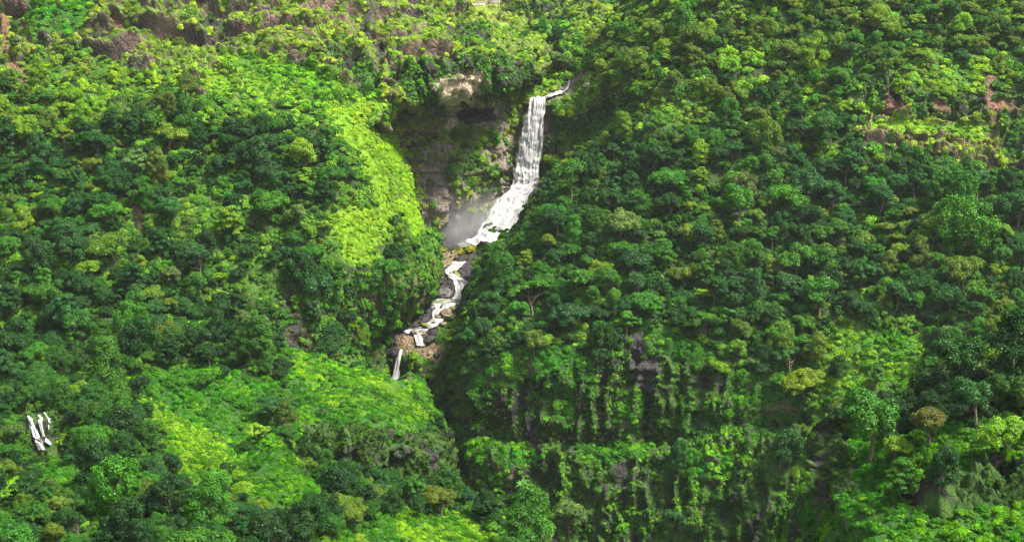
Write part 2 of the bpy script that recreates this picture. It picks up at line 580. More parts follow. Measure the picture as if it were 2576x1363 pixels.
land('ledged_mountain', [
    [(-160, 345, 462), (300, 345, 466), (700, 335, 468), (950, 320, 476), (1040, 236, 505), (1150, 238, 512), (1250, 226, 520), (1335, 196, 535)],
    [(-160, 315, 462), (300, 315, 464), (700, 305, 466), (950, 290, 473), (1040, 222, 491), (1150, 224, 498), (1250, 211, 506), (1338, 186, 526)],
    [(-160, 250, 468), (300, 250, 470), (700, 245, 472), (950, 240, 477), (1040, 195, 489), (1150, 192, 496), (1250, 182, 505), (1346, 160, 528)],
    [(-160, 190, 478), (300, 190, 480), (700, 185, 482), (950, 180, 486), (1050, 150, 493), (1160, 150, 499), (1250, 140, 508), (1330, 138, 535)],
    [(-160, 110, 492), (300, 110, 494), (700, 105, 495), (950, 100, 499), (1080, 105, 503), (1180, 105, 512), (1268, 118, 545)],
    [(-160, 40, 504), (300, 40, 506), (700, 40, 508), (950, 40, 510), (1080, 55, 516), (1130, 55, 524), (1186, 58, 558)],
    [(-160, -20, 517), (300, -20, 520), (700, -20, 522), (950, -15, 525), (1060, -10, 530), (1085, -8, 538), (1108, -5, 570)],
    [(-160, -90, 540), (300, -90, 544), (700, -90, 546), (950, -85, 550), (1020, -70, 555), (1040, -70, 560), (1050, -68, 590)],
], 'L', [
    ('S', [(-170, 230), (30, 180), (170, 130), (250, 175), (330, 160), (480, 175), (500, 260), (560, 320), (700, 330), (-170, 380)]),
    ('F', [(-170, 250), (30, 210), (100, 230), (200, 300), (330, 300), (300, 380), (-170, 380)]),
    ('K', [(560, 150), (700, 150), (800, 220), (960, 250), (1000, 300), (700, 330), (620, 300)]),
    ('G', [(500, 165), (560, 190), (600, 260), (565, 310), (530, 290)]),
    ('G', [(590, 200), (640, 185), (700, 230), (770, 265), (720, 300), (600, 290)]),
    ('G', [(800, 262), (1000, 262), (1010, 320), (780, 320)]),
    ('C', [(960, 200), (1080, 150), (1200, 150), (1260, 140), (1345, 150), (1345, 215), (1000, 250)]),
    ('C', [(1110, 95), (1150, 80), (1240, 110), (1250, 135), (1130, 130)]),
    ('G', [(1130, 140), (1290, 128), (1340, 135), (1335, 148), (1250, 142), (1130, 150)]),
    ('P', [(1098, 186), (1200, 186), (1200, 228), (1140, 260), (1100, 250)]),
    ('B', [(-10, 20), (15, 30), (22, 130), (50, 200), (75, 235), (60, 235), (20, 180), (-10, 120)]),
    ('C', [(60, 40), (100, 20), (150, 60), (120, 120), (70, 100)]),
    ('B', [(300, 40), (330, 50), (335, 90), (310, 80)]),
    ('C', [(505, 30), (560, 40), (600, 60), (590, 100), (520, 90)]),
    ('W', [(905, -20), (915, -20), (930, 60), (965, 140), (960, 200), (945, 190), (925, 110), (905, 40)]),
    ('C', [(800, 140), (880, 150), (960, 230), (940, 260), (850, 200)]),
    ('D', [(180, -80), (260, -60), (250, 60), (180, 100), (60, 60), (100, -40)]),
], int(560 * Q), int(340 * Q), rolls=[('right', dict(r=8, far=60, drop=10)), ('bottom', dict(r=4, far=30, drop=-4))],
     amp=1.0, label='steep green mountain with rock ledges beside the waterfall')

land('forested_slope', [
    [(-170, 1160, 340), (300, 1150, 340), (700, 1130, 365), (960, 1070, 420)],
    [(-170, 950, 366), (300, 950, 366), (650, 930, 385), (880, 925, 404), (955, 945, 438)],
    [(-170, 830, 379), (300, 830, 382), (650, 820, 396), (880, 815, 412), (962, 845, 444)],
    [(-170, 700, 393), (300, 700, 396), (650, 700, 406), (900, 695, 415), (1020, 715, 428), (1066, 735, 456)],
    [(-170, 620, 405), (300, 620, 408), (650, 620, 414), (900, 620, 420), (1022, 640, 436), (1084, 655, 462)],
    [(-170, 550, 415), (300, 550, 416), (650, 550, 420), (900, 545, 426), (975, 550, 440), (1040, 560, 470)],
    [(-170, 430, 433), (300, 430, 434), (650, 430, 436), (880, 425, 440), (955, 430, 455), (1024, 440, 488)],
    [(-170, 330, 448), (300, 330, 448), (650, 325, 450), (830, 320, 453), (915, 325, 468), (980, 340, 500)],
    [(-170, 280, 460), (300, 280, 460), (650, 280, 462), (830, 278, 464), (900, 280, 476), (948, 288, 508)],
    [(-170, 270, 490), (300, 270, 490), (650, 270, 490), (830, 270, 492), (900, 275, 500), (948, 284, 530)],
], 'F', [
    ('G', [(790, 270), (990, 270), (1060, 430), (1085, 540), (1060, 610), (1005, 575), (965, 560), (975, 640), (930, 680), (870, 660), (850, 600), (800, 580), (830, 520), (930, 500), (890, 420), (840, 350)]),
    ('S', [(840, 590), (900, 660), (960, 690), (960, 740), (860, 720), (810, 640)]),
    ('S', [(960, 600), (1010, 580), (1120, 620), (1140, 680), (1100, 760), (1010, 800), (940, 720)]),
    ('S', [(430, 500), (560, 495), (610, 560), (540, 620), (460, 610), (420, 540)]),
    ('G', [(320, 655), (350, 660), (395, 705), (360, 705)]),
    ('S', [(500, 680), (740, 680), (760, 750), (560, 760)]),
    ('B', [(315, 512), (332, 512), (362, 572), (343, 576)]),
    ('B', [(625, 555), (640, 555), (660, 600), (645, 605)]),
    ('C', [(1055, 545), (1090, 560), (1105, 640), (1070, 620)]),
    ('W', [(722, 700), (745, 740), (748, 880), (722, 880)]),
    ('W', [(960, 425), (972, 425), (1010, 500), (1000, 505)]),
    ('S', [(880, 880), (990, 850), (990, 960), (900, 950)]),
    ('C', [(955, 900), (1000, 870), (1000, 980), (950, 960)]),
], int(560 * Q), int(520 * Q), rolls=[('right', dict(r=10, far=60, drop=30))], amp=1.0,
     label='long forested slope with a lime green grass spur at its side')

land('stream_bed', [
    [(1050, 590, 545), (1150, 585, 545), (1280, 575, 548), (1380, 560, 550)],
    [(1050, 625, 522), (1150, 620, 522), (1280, 615, 524), (1380, 600, 530)],
    [(1050, 645, 504), (1150, 640, 503), (1280, 640, 502), (1380, 640, 502)],
    [(1040, 670, 489), (1150, 667, 488), (1280, 665, 486), (1380, 665, 484)],
    [(1040, 710, 475), (1150, 709, 474), (1260, 706, 472), (1360, 705, 470)],
    [(1030, 752, 469), (1130, 752, 468), (1240, 750, 466), (1340, 750, 464)],
    [(990, 780, 459), (1100, 778, 458), (1220, 776, 456), (1320, 776, 454)],
    [(940, 836, 449), (1060, 836, 448), (1160, 834, 445), (1260, 834, 442)],
    [(920, 886, 446), (1010, 886, 444), (1100, 880, 441), (1220, 880, 436)],
    [(920, 905, 446), (1000, 905, 444), (1050, 908, 438), (1220, 905, 433)],
    [(920, 975, 444), (990, 975, 442), (1050, 975, 437), (1220, 970, 432)],
    [(920, 1000, 438), (1000, 1000, 436), (1090, 1000, 434), (1220, 1000, 428)],
    [(940, 1100, 420), (1050, 1100, 420), (1120, 1100, 418), (1250, 1100, 412)],
    [(1000, 1260, 396), (1150, 1260, 394), (1250, 1260, 392), (1350, 1260, 390)],
    [(1000, 1460, 362), (1150, 1460, 362), (1250, 1460, 362), (1450, 1460, 360)],
], 'W', [
    ('S', [(1115, 800), (1220, 790), (1220, 980), (1105, 980), (1108, 890)]),
    ('R', [(1000, 842), (1060, 837), (1096, 850), (1124, 876), (1118, 950), (1098, 950), (1088, 902), (1010, 897)]),
    ('S', [(1010, 892), (1065, 888), (1095, 915), (1100, 950), (1005, 950)]),
    ('S', [(930, 980), (1120, 985), (1400, 1460), (960, 1460)]),
    ('L', [(1060, 1000), (1095, 1000), (1100, 1080), (1070, 1080)]),
    ('R', [(1110, 640), (1160, 640), (1150, 668), (1100, 690)]),
], int(330 * Q), int(520 * Q), amp=.45, label='rocky stream bed at the bottom of the gorge', jit=8)

land('wooded_mountainside', [
    [(1060, 1460, 400), (1400, 1460, 374), (1800, 1460, 364), (2200, 1460, 354), (2750, 1460, 342)],
    [(1092, 1175, 418), (1200, 1165, 399), (1400, 1165, 387), (1800, 1160, 377), (2100, 1140, 369), (2400, 1120, 363), (2750, 1090, 353)],
    [(1092, 1125, 424), (1200, 1115, 405), (1400, 1115, 395), (1800, 1115, 385), (2100, 1095, 376), (2400, 1075, 369), (2750, 1050, 359)],
    [(1094, 1000, 428), (1200, 1000, 408), (1400, 1000, 397), (1800, 1000, 388), (2100, 980, 380), (2400, 960, 376), (2750, 940, 368)],
    [(1118, 905, 434), (1200, 900, 411), (1400, 890, 401), (1800, 880, 394), (2100, 850, 392), (2400, 830, 388), (2750, 800, 381)],
    [(1196, 770, 450), (1290, 760, 427), (1500, 760, 415), (1800, 750, 410), (2100, 730, 408), (2400, 700, 403), (2750, 690, 395)],
    [(1252, 645, 470), (1345, 630, 447), (1500, 620, 434), (1800, 610, 430), (2100, 600, 426), (2750, 570, 414)],
    [(1328, 568, 480), (1405, 558, 456), (1600, 550, 444), (1800, 540, 440), (2100, 530, 436), (2750, 505, 424)],
    [(1402, 490, 488), (1480, 485, 464), (1600, 480, 454), (1800, 470, 449), (2100, 460, 445), (2750, 440, 434)],
    [(1465, 392, 492), (1530, 375, 478), (1650, 362, 468), (1800, 350, 464), (2100, 340, 460), (2750, 330, 450)],
    [(1568, 300, 500), (1620, 292, 488), (1700, 280, 478), (1850, 270, 474), (2100, 265, 468), (2750, 262, 459)],
    [(1500, 210, 527), (1580, 198, 502), (1700, 190, 487), (1850, 190, 483), (2100, 190, 477), (2750, 205, 466)],
    [(1550, 100, 547), (1640, 95, 519), (1750, 90, 505), (2100, 90, 497), (2750, 90, 489)],
    [(1620, -10, 570), (1700, -10, 540), (1780, -10, 527), (2100, -10, 516), (2750, -10, 508)],
    [(1660, -90, 590), (1750, -90, 560), (1850, -90, 550), (2100, -90, 540), (2750, -90, 532)],
], 'F', [
    ('C', [(1140, 960), (1300, 910), (1420, 935), (1500, 930), (1600, 890), (1760, 890), (1800, 950), (1950, 1000), (2080, 1060), (2120, 1250), (2060, 1470), (1060, 1470), (1080, 1240), (1180, 1130), (1150, 1080)]),
    ('S', [(1090, 920), (1180, 900), (1180, 1080), (1120, 1120), (1080, 1100)]),
    ('D', [(1080, 1080), (1250, 1100), (1330, 1135), (1400, 1150), (1330, 1190), (1250, 1250), (1120, 1230)]),
    ('D', [(1470, 1125), (1620, 1120), (1640, 1150), (1540, 1170), (1470, 1160)]), ('D', [(1680, 1150), (1830, 1140), (1850, 1210), (1760, 1230), (1700, 1190)]),
    ('D', [(1400, 1000), (1450, 960), (1480, 1060), (1430, 1100)]), ('D', [(1560, 1000), (1600, 980), (1590, 1090), (1550, 1080)]),
    ('D', [(1180, 920), (1330, 880), (1470, 905), (1460, 945), (1330, 960), (1200, 990)]),
    ('D', [(1620, 830), (1760, 860), (1800, 930), (1720, 930), (1650, 900)]),
    ('D', [(1830, 960), (2000, 930), (2010, 1060), (1900, 1090), (1850, 1050)]),
    ('K', [(2010, 870), (2130, 820), (2260, 840), (2340, 880), (2350, 960), (2250, 1000), (2170, 990), (2100, 1020), (2060, 1080), (2020, 940)]),
    ('D', [(2060, 990), (2130, 990), (2120, 1090), (2070, 1090)]),
    ('W', [(2080, 1000), (2092, 1000), (2105, 1170), (2085, 1170)]),
    ('W', [(2230, 990), (2290, 960), (2310, 1000), (2240, 1030)]),
    ('W', [(1590, 860), (1640, 850), (1660, 930), (1640, 1010), (1600, 960)]),
    ('S', [(2230, 150), (2480, 160), (2480, 250), (2250, 240)]),
    ('L', [(2180, 290), (2750, 300), (2750, 430), (2480, 420), (2400, 400), (2150, 370)]),
    ('C', [(2150, 232), (2300, 255), (2470, 258), (2750, 262), (2750, 318), (2470, 300), (2200, 292)]),
    ('B', [(2210, 264), (2290, 272), (2280, 288), (2225, 284)]),
    ('B', [(2345, 262), (2400, 274), (2395, 292), (2350, 286)]), ('B', [(2500, 262), (2560, 270), (2590, 292), (2490, 296)]),
    ('B', [(2180, 345), (2440, 350), (2600, 362), (2600, 376), (2430, 364), (2190, 357)]),
    ('B', [(2260, 385), (2380, 392), (2500, 398), (2500, 408), (2370, 402)]),
    ('G', [(2190, 300), (2480, 305), (2480, 345), (2200, 340)]),
    ('B', [(2462, 170), (2500, 190), (2516, 330), (2492, 335), (2480, 240)]),
    ('C', [(2500, 300), (2750, 300), (2750, 400), (2540, 410)]),
    ('B', [(1634, 365), (1655, 355), (1650, 385), (1632, 402)]),
    ('C', [(1455, 350), (1480, 280), (1600, 200), (1630, 240), (1590, 300), (1520, 340), (1470, 400)]),
    ('S', [(1590, 270), (1760, 250), (1800, 300), (1640, 340)]),
    ('S', [(2530, 590), (2750, 580), (2750, 820), (2500, 700)]),
    ('S', [(2030, 1110), (2170, 1080), (2140, 1300), (2080, 1470), (1960, 1470), (1990, 1300)]),
], int(640 * Q), int(640 * Q), rolls=[('left', dict(r=10, far=60, drop=30))], amp=1.0,
     label='huge wooded mountainside with a dark mossy cliff at its foot')

land('grassy_spur', [
    [(-170, 1450, 282), (300, 1450, 285), (700, 1450, 292), (1000, 1450, 305), (1230, 1450, 330)],
    [(-170, 1240, 306), (300, 1240, 308), (700, 1230, 318), (950, 1230, 332), (1080, 1235, 340), (1135, 1255, 356)],
    [(-170, 1130, 320), (300, 1130, 320), (700, 1120, 326), (900, 1120, 329), (1030, 1125, 337), (1114, 1140, 356)],
    [(-170, 1060, 330), (300, 1060, 330), (700, 1050, 335), (900, 1050, 338), (1010, 1060, 345), (1092, 1075, 362)],
    [(-170, 1000, 340), (300, 1000, 340), (700, 990, 346), (880, 990, 350), (1000, 1010, 357), (1060, 1030, 370)],
    [(-170, 940, 352), (300, 940, 352), (600, 925, 358), (720, 915, 362), (850, 930, 370), (950, 957, 376), (1030, 1000, 384)],
], 'D', [
    ('F', [(-200, 850), (690, 880), (720, 920), (700, 1000), (620, 1010), (560, 960), (320, 1000), (330, 1100), (-200, 1100)]),
    ('K', [(712, 905), (860, 925), (960, 955), (1060, 1010), (1088, 1050), (1050, 1070), (960, 1040), (900, 1060), (820, 1040), (760, 1010)]),
    ('C', [(780, 1095), (880, 1080), (1000, 1085), (1070, 1070), (1150, 1130), (1150, 1260), (1000, 1250), (820, 1220)]),
], int(480 * Q), int(340 * Q), rolls=[('right', dict(r=10, far=50, drop=30)), ('top', dict(r=8, far=30, drop=20))],
     amp=.9, label='bright green grassy spur ending in a dark cliff')

land('wooded_foothill', [
    [(-170, 1460, 212), (300, 1460, 220), (700, 1460, 233), (1000, 1460, 248), (1320, 1460, 258)],
    [(-170, 1300, 240), (300, 1300, 248), (600, 1300, 255), (800, 1315, 260), (1000, 1330, 270), (1150, 1340, 282), (1235, 1350, 298)],
    [(-170, 1190, 262), (300, 1190, 268), (480, 1190, 272), (620, 1195, 278), (720, 1200, 278), (810, 1235, 283), (950, 1290, 285), (1120, 1312, 292), (1205, 1325, 305)],
    [(-170, 1090, 288), (200, 1090, 290), (340, 1085, 294), (450, 1120, 294), (590, 1170, 292), (690, 1150, 292), (790, 1205, 296), (920, 1270, 296), (1080, 1295, 300), (1175, 1312, 310)],
    [(-170, 1010, 312), (200, 1010, 314), (340, 1030, 314), (450, 1090, 310), (590, 1152, 306), (690, 1118, 302), (790, 1178, 306), (920, 1256, 306), (1060, 1285, 310), (1150, 1303, 318)],
], 'F', [
    ('K', [(330, 1020), (400, 1050), (480, 1085), (600, 1145), (630, 1200), (600, 1220), (560, 1190), (500, 1240), (430, 1180), (410, 1110), (350, 1070)]),
    ('G', [(420, 1065), (480, 1090), (600, 1150), (600, 1175), (520, 1160), (480, 1180), (440, 1120)]),
    ('D', [(580, 1140), (690, 1100), (790, 1165), (820, 1240), (790, 1300), (640, 1270)]),
    ('C', [(360, 1150), (420, 1190), (440, 1290), (400, 1300), (370, 1230)]),
    ('K', [(1000, 1280), (1180, 1295), (1330, 1380), (1330, 1470), (820, 1470), (880, 1380), (960, 1330)]),
    ('D', [(850, 1330), (960, 1300), (1010, 1370), (900, 1470), (780, 1470)]),
    ('D', [(60, 1190), (300, 1180), (330, 1230), (120, 1260)]),
    ('C', [(55, 1035), (140, 1035), (170, 1100), (150, 1142), (100, 1150), (65, 1090)]),
], int(560 * Q), int(340 * Q), rolls=[('top', dict(r=8, far=40, drop=25)), ('right', dict(r=8, far=40, drop=25))],
     amp=.8, label='dark wooded foothill with small cascades and grassy ridges')

land('mossy_knoll', [
    [(1990, 1460, 228), (2080, 1460, 205), (2300, 1460, 190), (2750, 1460, 176)],
    [(2044, 1330, 233), (2120, 1330, 214), (2300, 1330, 202), (2750, 1330, 189)],
    [(2096, 1225, 241), (2170, 1220, 225), (2300, 1215, 216), (2750, 1215, 202)],
    [(2124, 1145, 250), (2210, 1140, 236), (2350, 1125, 228), (2750, 1110, 216)],
    [(2160, 1095, 263), (2240, 1075, 250), (2400, 1050, 241), (2750, 1010, 231)],
    [(2200, 1070, 275), (2340, 1015, 262), (2470, 970, 256), (2750, 920, 248)],
], 'D', [
    ('F', [(2110, 1080), (2150, 1000), (2750, 800), (2750, 1130), (2450, 1130), (2400, 1110), (2300, 1110), (2260, 1160), (2200, 1120)]),
    ('C', [(2230, 1240), (2330, 1215), (2450, 1225), (2500, 1185), (2750, 1175), (2750, 1255), (2550, 1265), (2400, 1290), (2280, 1270)]),
    ('C', [(2095, 1110), (2150, 1110), (2180, 1180), (2190, 1240), (2140, 1290), (2060, 1290)]),
    ('C', [(2030, 1300), (2060, 1300), (2050, 1400), (2010, 1400)]),
    ('C', [(2330, 1380), (2460, 1370), (2470, 1400), (2340, 1410)]),
], int(480 * Q), int(360 * Q), rolls=[('left', dict(r=10, far=40, drop=25)), ('top', dict(r=8, far=40, drop=15))],
     amp=1.05, label='mossy green knoll with rock ledges and big trees')

# a wide sheet of ground under and beyond everything
gs = 9000.0
gx = np.linspace(-1, 1, 61)
gx = np.sign(gx) * np.abs(gx) ** 2 * gs
X, Y = np.meshgrid(gx, gx)
R_ = np.hypot(X, Y)
Z = -178 + 130 * np.clip((R_ - 1100) / 3000, 0, 1) * (1 + .6 * fbm(np.stack([X, Y, 0 * X], -1), 900, 3, 2.0))
gme = mesh_from_arrays('ground', np.stack([X, Y, Z], -1).reshape(-1, 3), grid_faces(61, 61), M_GROUND,
                       attrs={'soil': ('FLOAT_VECTOR', np.tile(np.array([.05, .10, .015]), (61 * 61, 1)))})
tag(link('ground', gme), 'green valley ground reaching to the horizon', 'terrain', kind='structure')

# ------------------------------------------------------------------ plants: meshes
def leaf_mesh(name, cen, nor, size, tone, mat, aspect=1.5, fold=.25):
    """one folded leaf spray (two triangles as a quad) per centre"""
    n = len(cen)
    r = rng.normal(size=(n, 3))
    t = np.cross(nor, r)
    t /= np.linalg.norm(t, axis=1, keepdims=True) + 1e-9
    b = np.cross(nor, t)
    s = np.asarray(size)[:, None]
    a0 = cen - t * s * aspect * .5
    a1 = cen + b * s * .5 - nor * s * fold
    a2 = cen + t * s * aspect * .5
    a3 = cen - b * s * .5 - nor * s * fold
    V = np.stack([a0, a1, a2, a3], 1).reshape(-1, 3)
    Fc = np.arange(4 * n).reshape(n, 4)
    return mesh_from_arrays(name, V, Fc, mat, smooth=False, attrs={'leaf_tone': ('FLOAT', np.repeat(tone, 4))})


def unit(n, zmin=-1.0, g=rng):
    z = g.uniform(zmin, 1, n)
    p = g.uniform(0, 2 * math.pi, n)
    r = np.sqrt(1 - z * z)
    return np.stack([r * np.cos(p), r * np.sin(p), z], 1)


def clumps_to_leaves(C, Rr, n_leaf, size, flat=.75, low=-.35, up=.45, rag=.38):
    """leaves over the outside of a set of clumps; those deep inside another clump are dropped"""
    k = len(C)
    w = Rr ** 2 / (Rr ** 2).sum()
    ids = rng.choice(k, n_leaf, p=w)
    d = unit(n_leaf, low)
    rad = Rr[ids] * (1 + rag * rng.uniform(-1.2, .5, n_leaf))
    P = C[ids] + d * rad[:, None] * np.array([1, 1, flat])
    keep = np.ones(n_leaf, bool)
    for j in range(k):
        q = (P - C[j]) / np.array([1, 1, flat])
        keep &= (np.linalg.norm(q, axis=1) > Rr[j] * .62) | (ids == j)
    P, d, ids = P[keep], d[keep], ids[keep]
    nrm = d * np.array([1, 1, 1 / flat]) + np.array([0, 0, up]) + rng.normal(0, .5, P.shape)
    nrm /= np.linalg.norm(nrm, axis=1, keepdims=True)
    ct = rng.uniform(0, 1, k)
    tone = np.clip(.4 * ct[ids] + .6 * rng.uniform(0, 1, len(P)), 0, 1)
    sz = size * rng.uniform(.65, 1.35, len(P))
    return P, nrm, sz, tone


def tube(pts, rad, sides=6):
    pts = np.array(pts, float)
    rad = np.array(rad, float)
    V = []
    for i, p in enumerate(pts):
        t = pts[min(i + 1, len(pts) - 1)] - pts[max(i - 1, 0)]
        t /= np.linalg.norm(t)
        x = np.cross(t, [0.3, 1, .2])
        x /= np.linalg.norm(x)
        y = np.cross(t, x)
        an = np.linspace(0, 2 * math.pi, sides, endpoint=False)
        V.append(p + rad[i] * (np.cos(an)[:, None] * x + np.sin(an)[:, None] * y))
    V = np.concatenate(V)
    Fc = []
    for i in range(len(pts) - 1):
        for j in range(sides):
            a, b = i * sides + j, i * sides + (j + 1) % sides
            Fc.append((a, b, b + sides, a + sides))
    return V, np.array(Fc)


def join(parts):
    V, Fc, o = [], [], 0
    for v, f in parts:
        V.append(v)
        Fc.append(f + o)
        o += len(v)
    return np.concatenate(V), np.concatenate(Fc)


def tree_proto(shape, seed):
    """a tree of crown radius about 1 standing on z = 0: (crown mesh, trunk mesh, height)"""
    global rng
    keep_rng = rng
    rng = np.random.default_rng(seed)
    def lobes(n, spread, zc, zs, lr, per, zlow=-.2):
        """clumps gathered into a few uneven lobes"""
        d = unit(n, zlow)
        c_ = d * np.array([spread, spread, zs]) * rng.uniform(.7, 1.1, (n, 1)) + np.array([0, 0, zc])
        cs = []
        for q in c_:
            m_ = int(per * rng.uniform(.6, 1.4))
            cs.append(q + unit(m_, -.35) * lr * rng.uniform(.65, 1.25) * np.array([1, 1, .75]) * rng.uniform(.45, 1.0, (m_, 1)))
        cs.append(np.array([0, 0, zc]) + unit(6, -.5) * np.array([.4, .4, .35]))
        return np.concatenate(cs)
    if shape == 'dome':
        C = lobes(9, .50, .82, .48, .36, 8)
        R = rng.uniform(.12, .25, len(C))
        args = dict(n_leaf=14000, size=.046, flat=.88, low=-.5)
        H = 1.6
    elif shape == 'broad':
        C = lobes(11, .62, .66, .34, .34, 7)
        R = rng.uniform(.12, .24, len(C))
        args = dict(n_leaf=14000, size=.046, flat=.8, low=-.5)
        H = 1.22
    elif shape == 'umbrella':
        k = 55
        an = rng.uniform(0, 2 * math.pi, k)
        rr = np.sqrt(rng.uniform(0, 1, k)) * .9
        C = np.stack([rr * np.cos(an), rr * np.sin(an), 1.15 - .40 * rr ** 2 + rng.normal(0, .07, k)], 1)
        R = rng.uniform(.12, .22, k)
        args = dict(n_leaf=9500, size=.048, flat=.55, low=-.2, up=.6)
        H = 1.35
    elif shape == 'tall':
        k = 60
        z = rng.uniform(0, 1, k)
        an = rng.uniform(0, 2 * math.pi, k)
        pr = (.40 + .34 * np.sin(math.pi * np.clip(z * 1.05, 0, 1))) * rng.uniform(.5, 1.15, k) * (1 - .35 * z)
        C = np.stack([pr * np.cos(an), pr * np.sin(an), .35 + z * 1.75], 1)
        R = rng.uniform(.15, .27, k)
        args = dict(n_leaf=13000, size=.046, flat=.85, low=-.5)
        H = 2.3
    elif shape == 'tiered':
        C, R = [], []
        for t in range(6):
            z = .45 + t * .25
            a0 = rng.uniform(0, 6.28)
            for j in range(rng.integers(6, 9)):
                a = a0 + j * .85 + rng.uniform(-.3, .3)
                r = (.85 - .10 * t) * rng.uniform(.3, 1.0)
                C.append((r * math.cos(a), r * math.sin(a), z + rng.uniform(-.10, .10)))
                R.append(rng.uniform(.14, .26))
        C, R = np.array(C), np.array(R)
        args = dict(n_leaf=12000, size=.048, flat=.65, low=-.35, up=.5)
        H = 2.0
    elif shape == 'drooping':
        k = 75
        d = unit(k, -.8)
        C = d * np.array([.78, .78, .75]) * rng.uniform(.65, 1.05, (k, 1)) + np.array([0, 0, .9])
        R = rng.uniform(.12, .24, k)
        args = dict(n_leaf=14000, size=.046, flat=1.2, low=-.6, up=.2)
        H = 1.75
    else:                                      # open crown with gaps
        C = lobes(9, .60, .92, .48, .27, 6)
        R = rng.uniform(.11, .22, len(C))
        args = dict(n_leaf=9000, size=.048, flat=.7, low=-.3, up=.5)
        H = 1.65
    # lean and lopsidedness
    C[:, :2] += rng.normal(0, .07, 2) * (C[:, 2:3])
    C[:, :2] *= rng.uniform(.80, 1.2, 2)
    bite = unit(1, -.2)[0]
    keepc = (C - C.mean(0)) @ bite < rng.uniform(.42, .75)
    C, R = C[keepc], R[keepc]
    P, nr, sz, tone = clumps_to_leaves(C, R, **args)
    crown = leaf_mesh('crown_' + shape, P, nr, sz, tone, M_LEAF)
    # trunk and limbs reaching into the clumps
    top = C[:, 2].mean()
    b = [(0, 0, -.35), (.02, .01, top * .35), (-.02, .03, top * .65), (.0, .0, top)]
    parts = [tube(b, [.07, .05, .04, .02], 7)]
    for j in rng.choice(len(C), 8, replace=False):
        f = rng.uniform(.35, .8)
        s = np.array([0, 0, top * f])
        e_ = C[j]
        mid = s * .5 + e_ * .5 + np.array([0, 0, -.05])
        parts.append(tube([s, mid, e_], [.03, .02, .008], 5))
    V, Fc = join(parts)
    trunk = mesh_from_arrays('trunk_' + shape, V, Fc, M_BARK)
    rng = keep_rng
    return crown, trunk, H


PROTO = []
for shp, cnt in (('dome', 6), ('broad', 4), ('umbrella', 2), ('tall', 3), ('tiered', 2), ('drooping', 2), ('open', 2)):
    for k in range(cnt):
        cr, tk, H = tree_proto(shp, 100 + len(PROTO))
        PROTO.append(dict(shape=shp, crown=cr, trunk=tk, H=H))
BY_SHAPE = {}
for i, p in enumerate(PROTO):
    BY_SHAPE.setdefault(p['shape'], []).append(i)


def bush_proto(kind, seed):
    global rng
    keep_rng = rng
    rng = np.random.default_rng(seed)
    if kind == 'bush':
        k = 9
        C = unit(k, 0) * np.array([.55, .55, .4]) * rng.uniform(.5, 1, (k, 1)) + np.array([0, 0, .28])
        R = rng.uniform(.28, .45, k)
        C[:, :2] *= rng.uniform(.8, 1.5, 2)
        P, nr, sz, tone = clumps_to_leaves(C, R, 620, .155, low=-.3, rag=.45)
    elif kind == 'turf':
        n = 300
        an, rr = rng.uniform(0, 6.283, n), np.sqrt(rng.uniform(0, 1, n))
        P = np.stack([rr * np.cos(an), rr * np.sin(an), .30 * (1 - rr ** 2) + rng.normal(0, .09, n)], 1)
        nr = np.stack([.5 * P[:, 0], .5 * P[:, 1], np.ones(n)], 1) + rng.normal(0, .5, (n, 3))
        nr /= np.linalg.norm(nr, axis=1, keepdims=True)
        sz = .145 * rng.uniform(.6, 1.4, n)
        tone = rng.uniform(0, 1, n)
    else:                                       # hanging creeper
        k = 8
        C = np.stack([rng.normal(0, .3, k), rng.normal(0, .2, k), rng.uniform(-.9, .5, k)], 1)
        R = rng.uniform(.25, .4, k)
        P, nr, sz, tone = clumps_to_leaves(C, R, 420, .15, flat=1.2, low=-.5, rag=.4)
    me = leaf_mesh(kind, P, nr, sz, tone, M_BUSH)
    rng = keep_rng
    return me


BUSH = [bush_proto('bush', 300 + k) for k in range(5)] + [bush_proto('turf', 320 + k) for k in range(3)] + \
       [bush_proto('creeper', 330 + k) for k in range(2)]


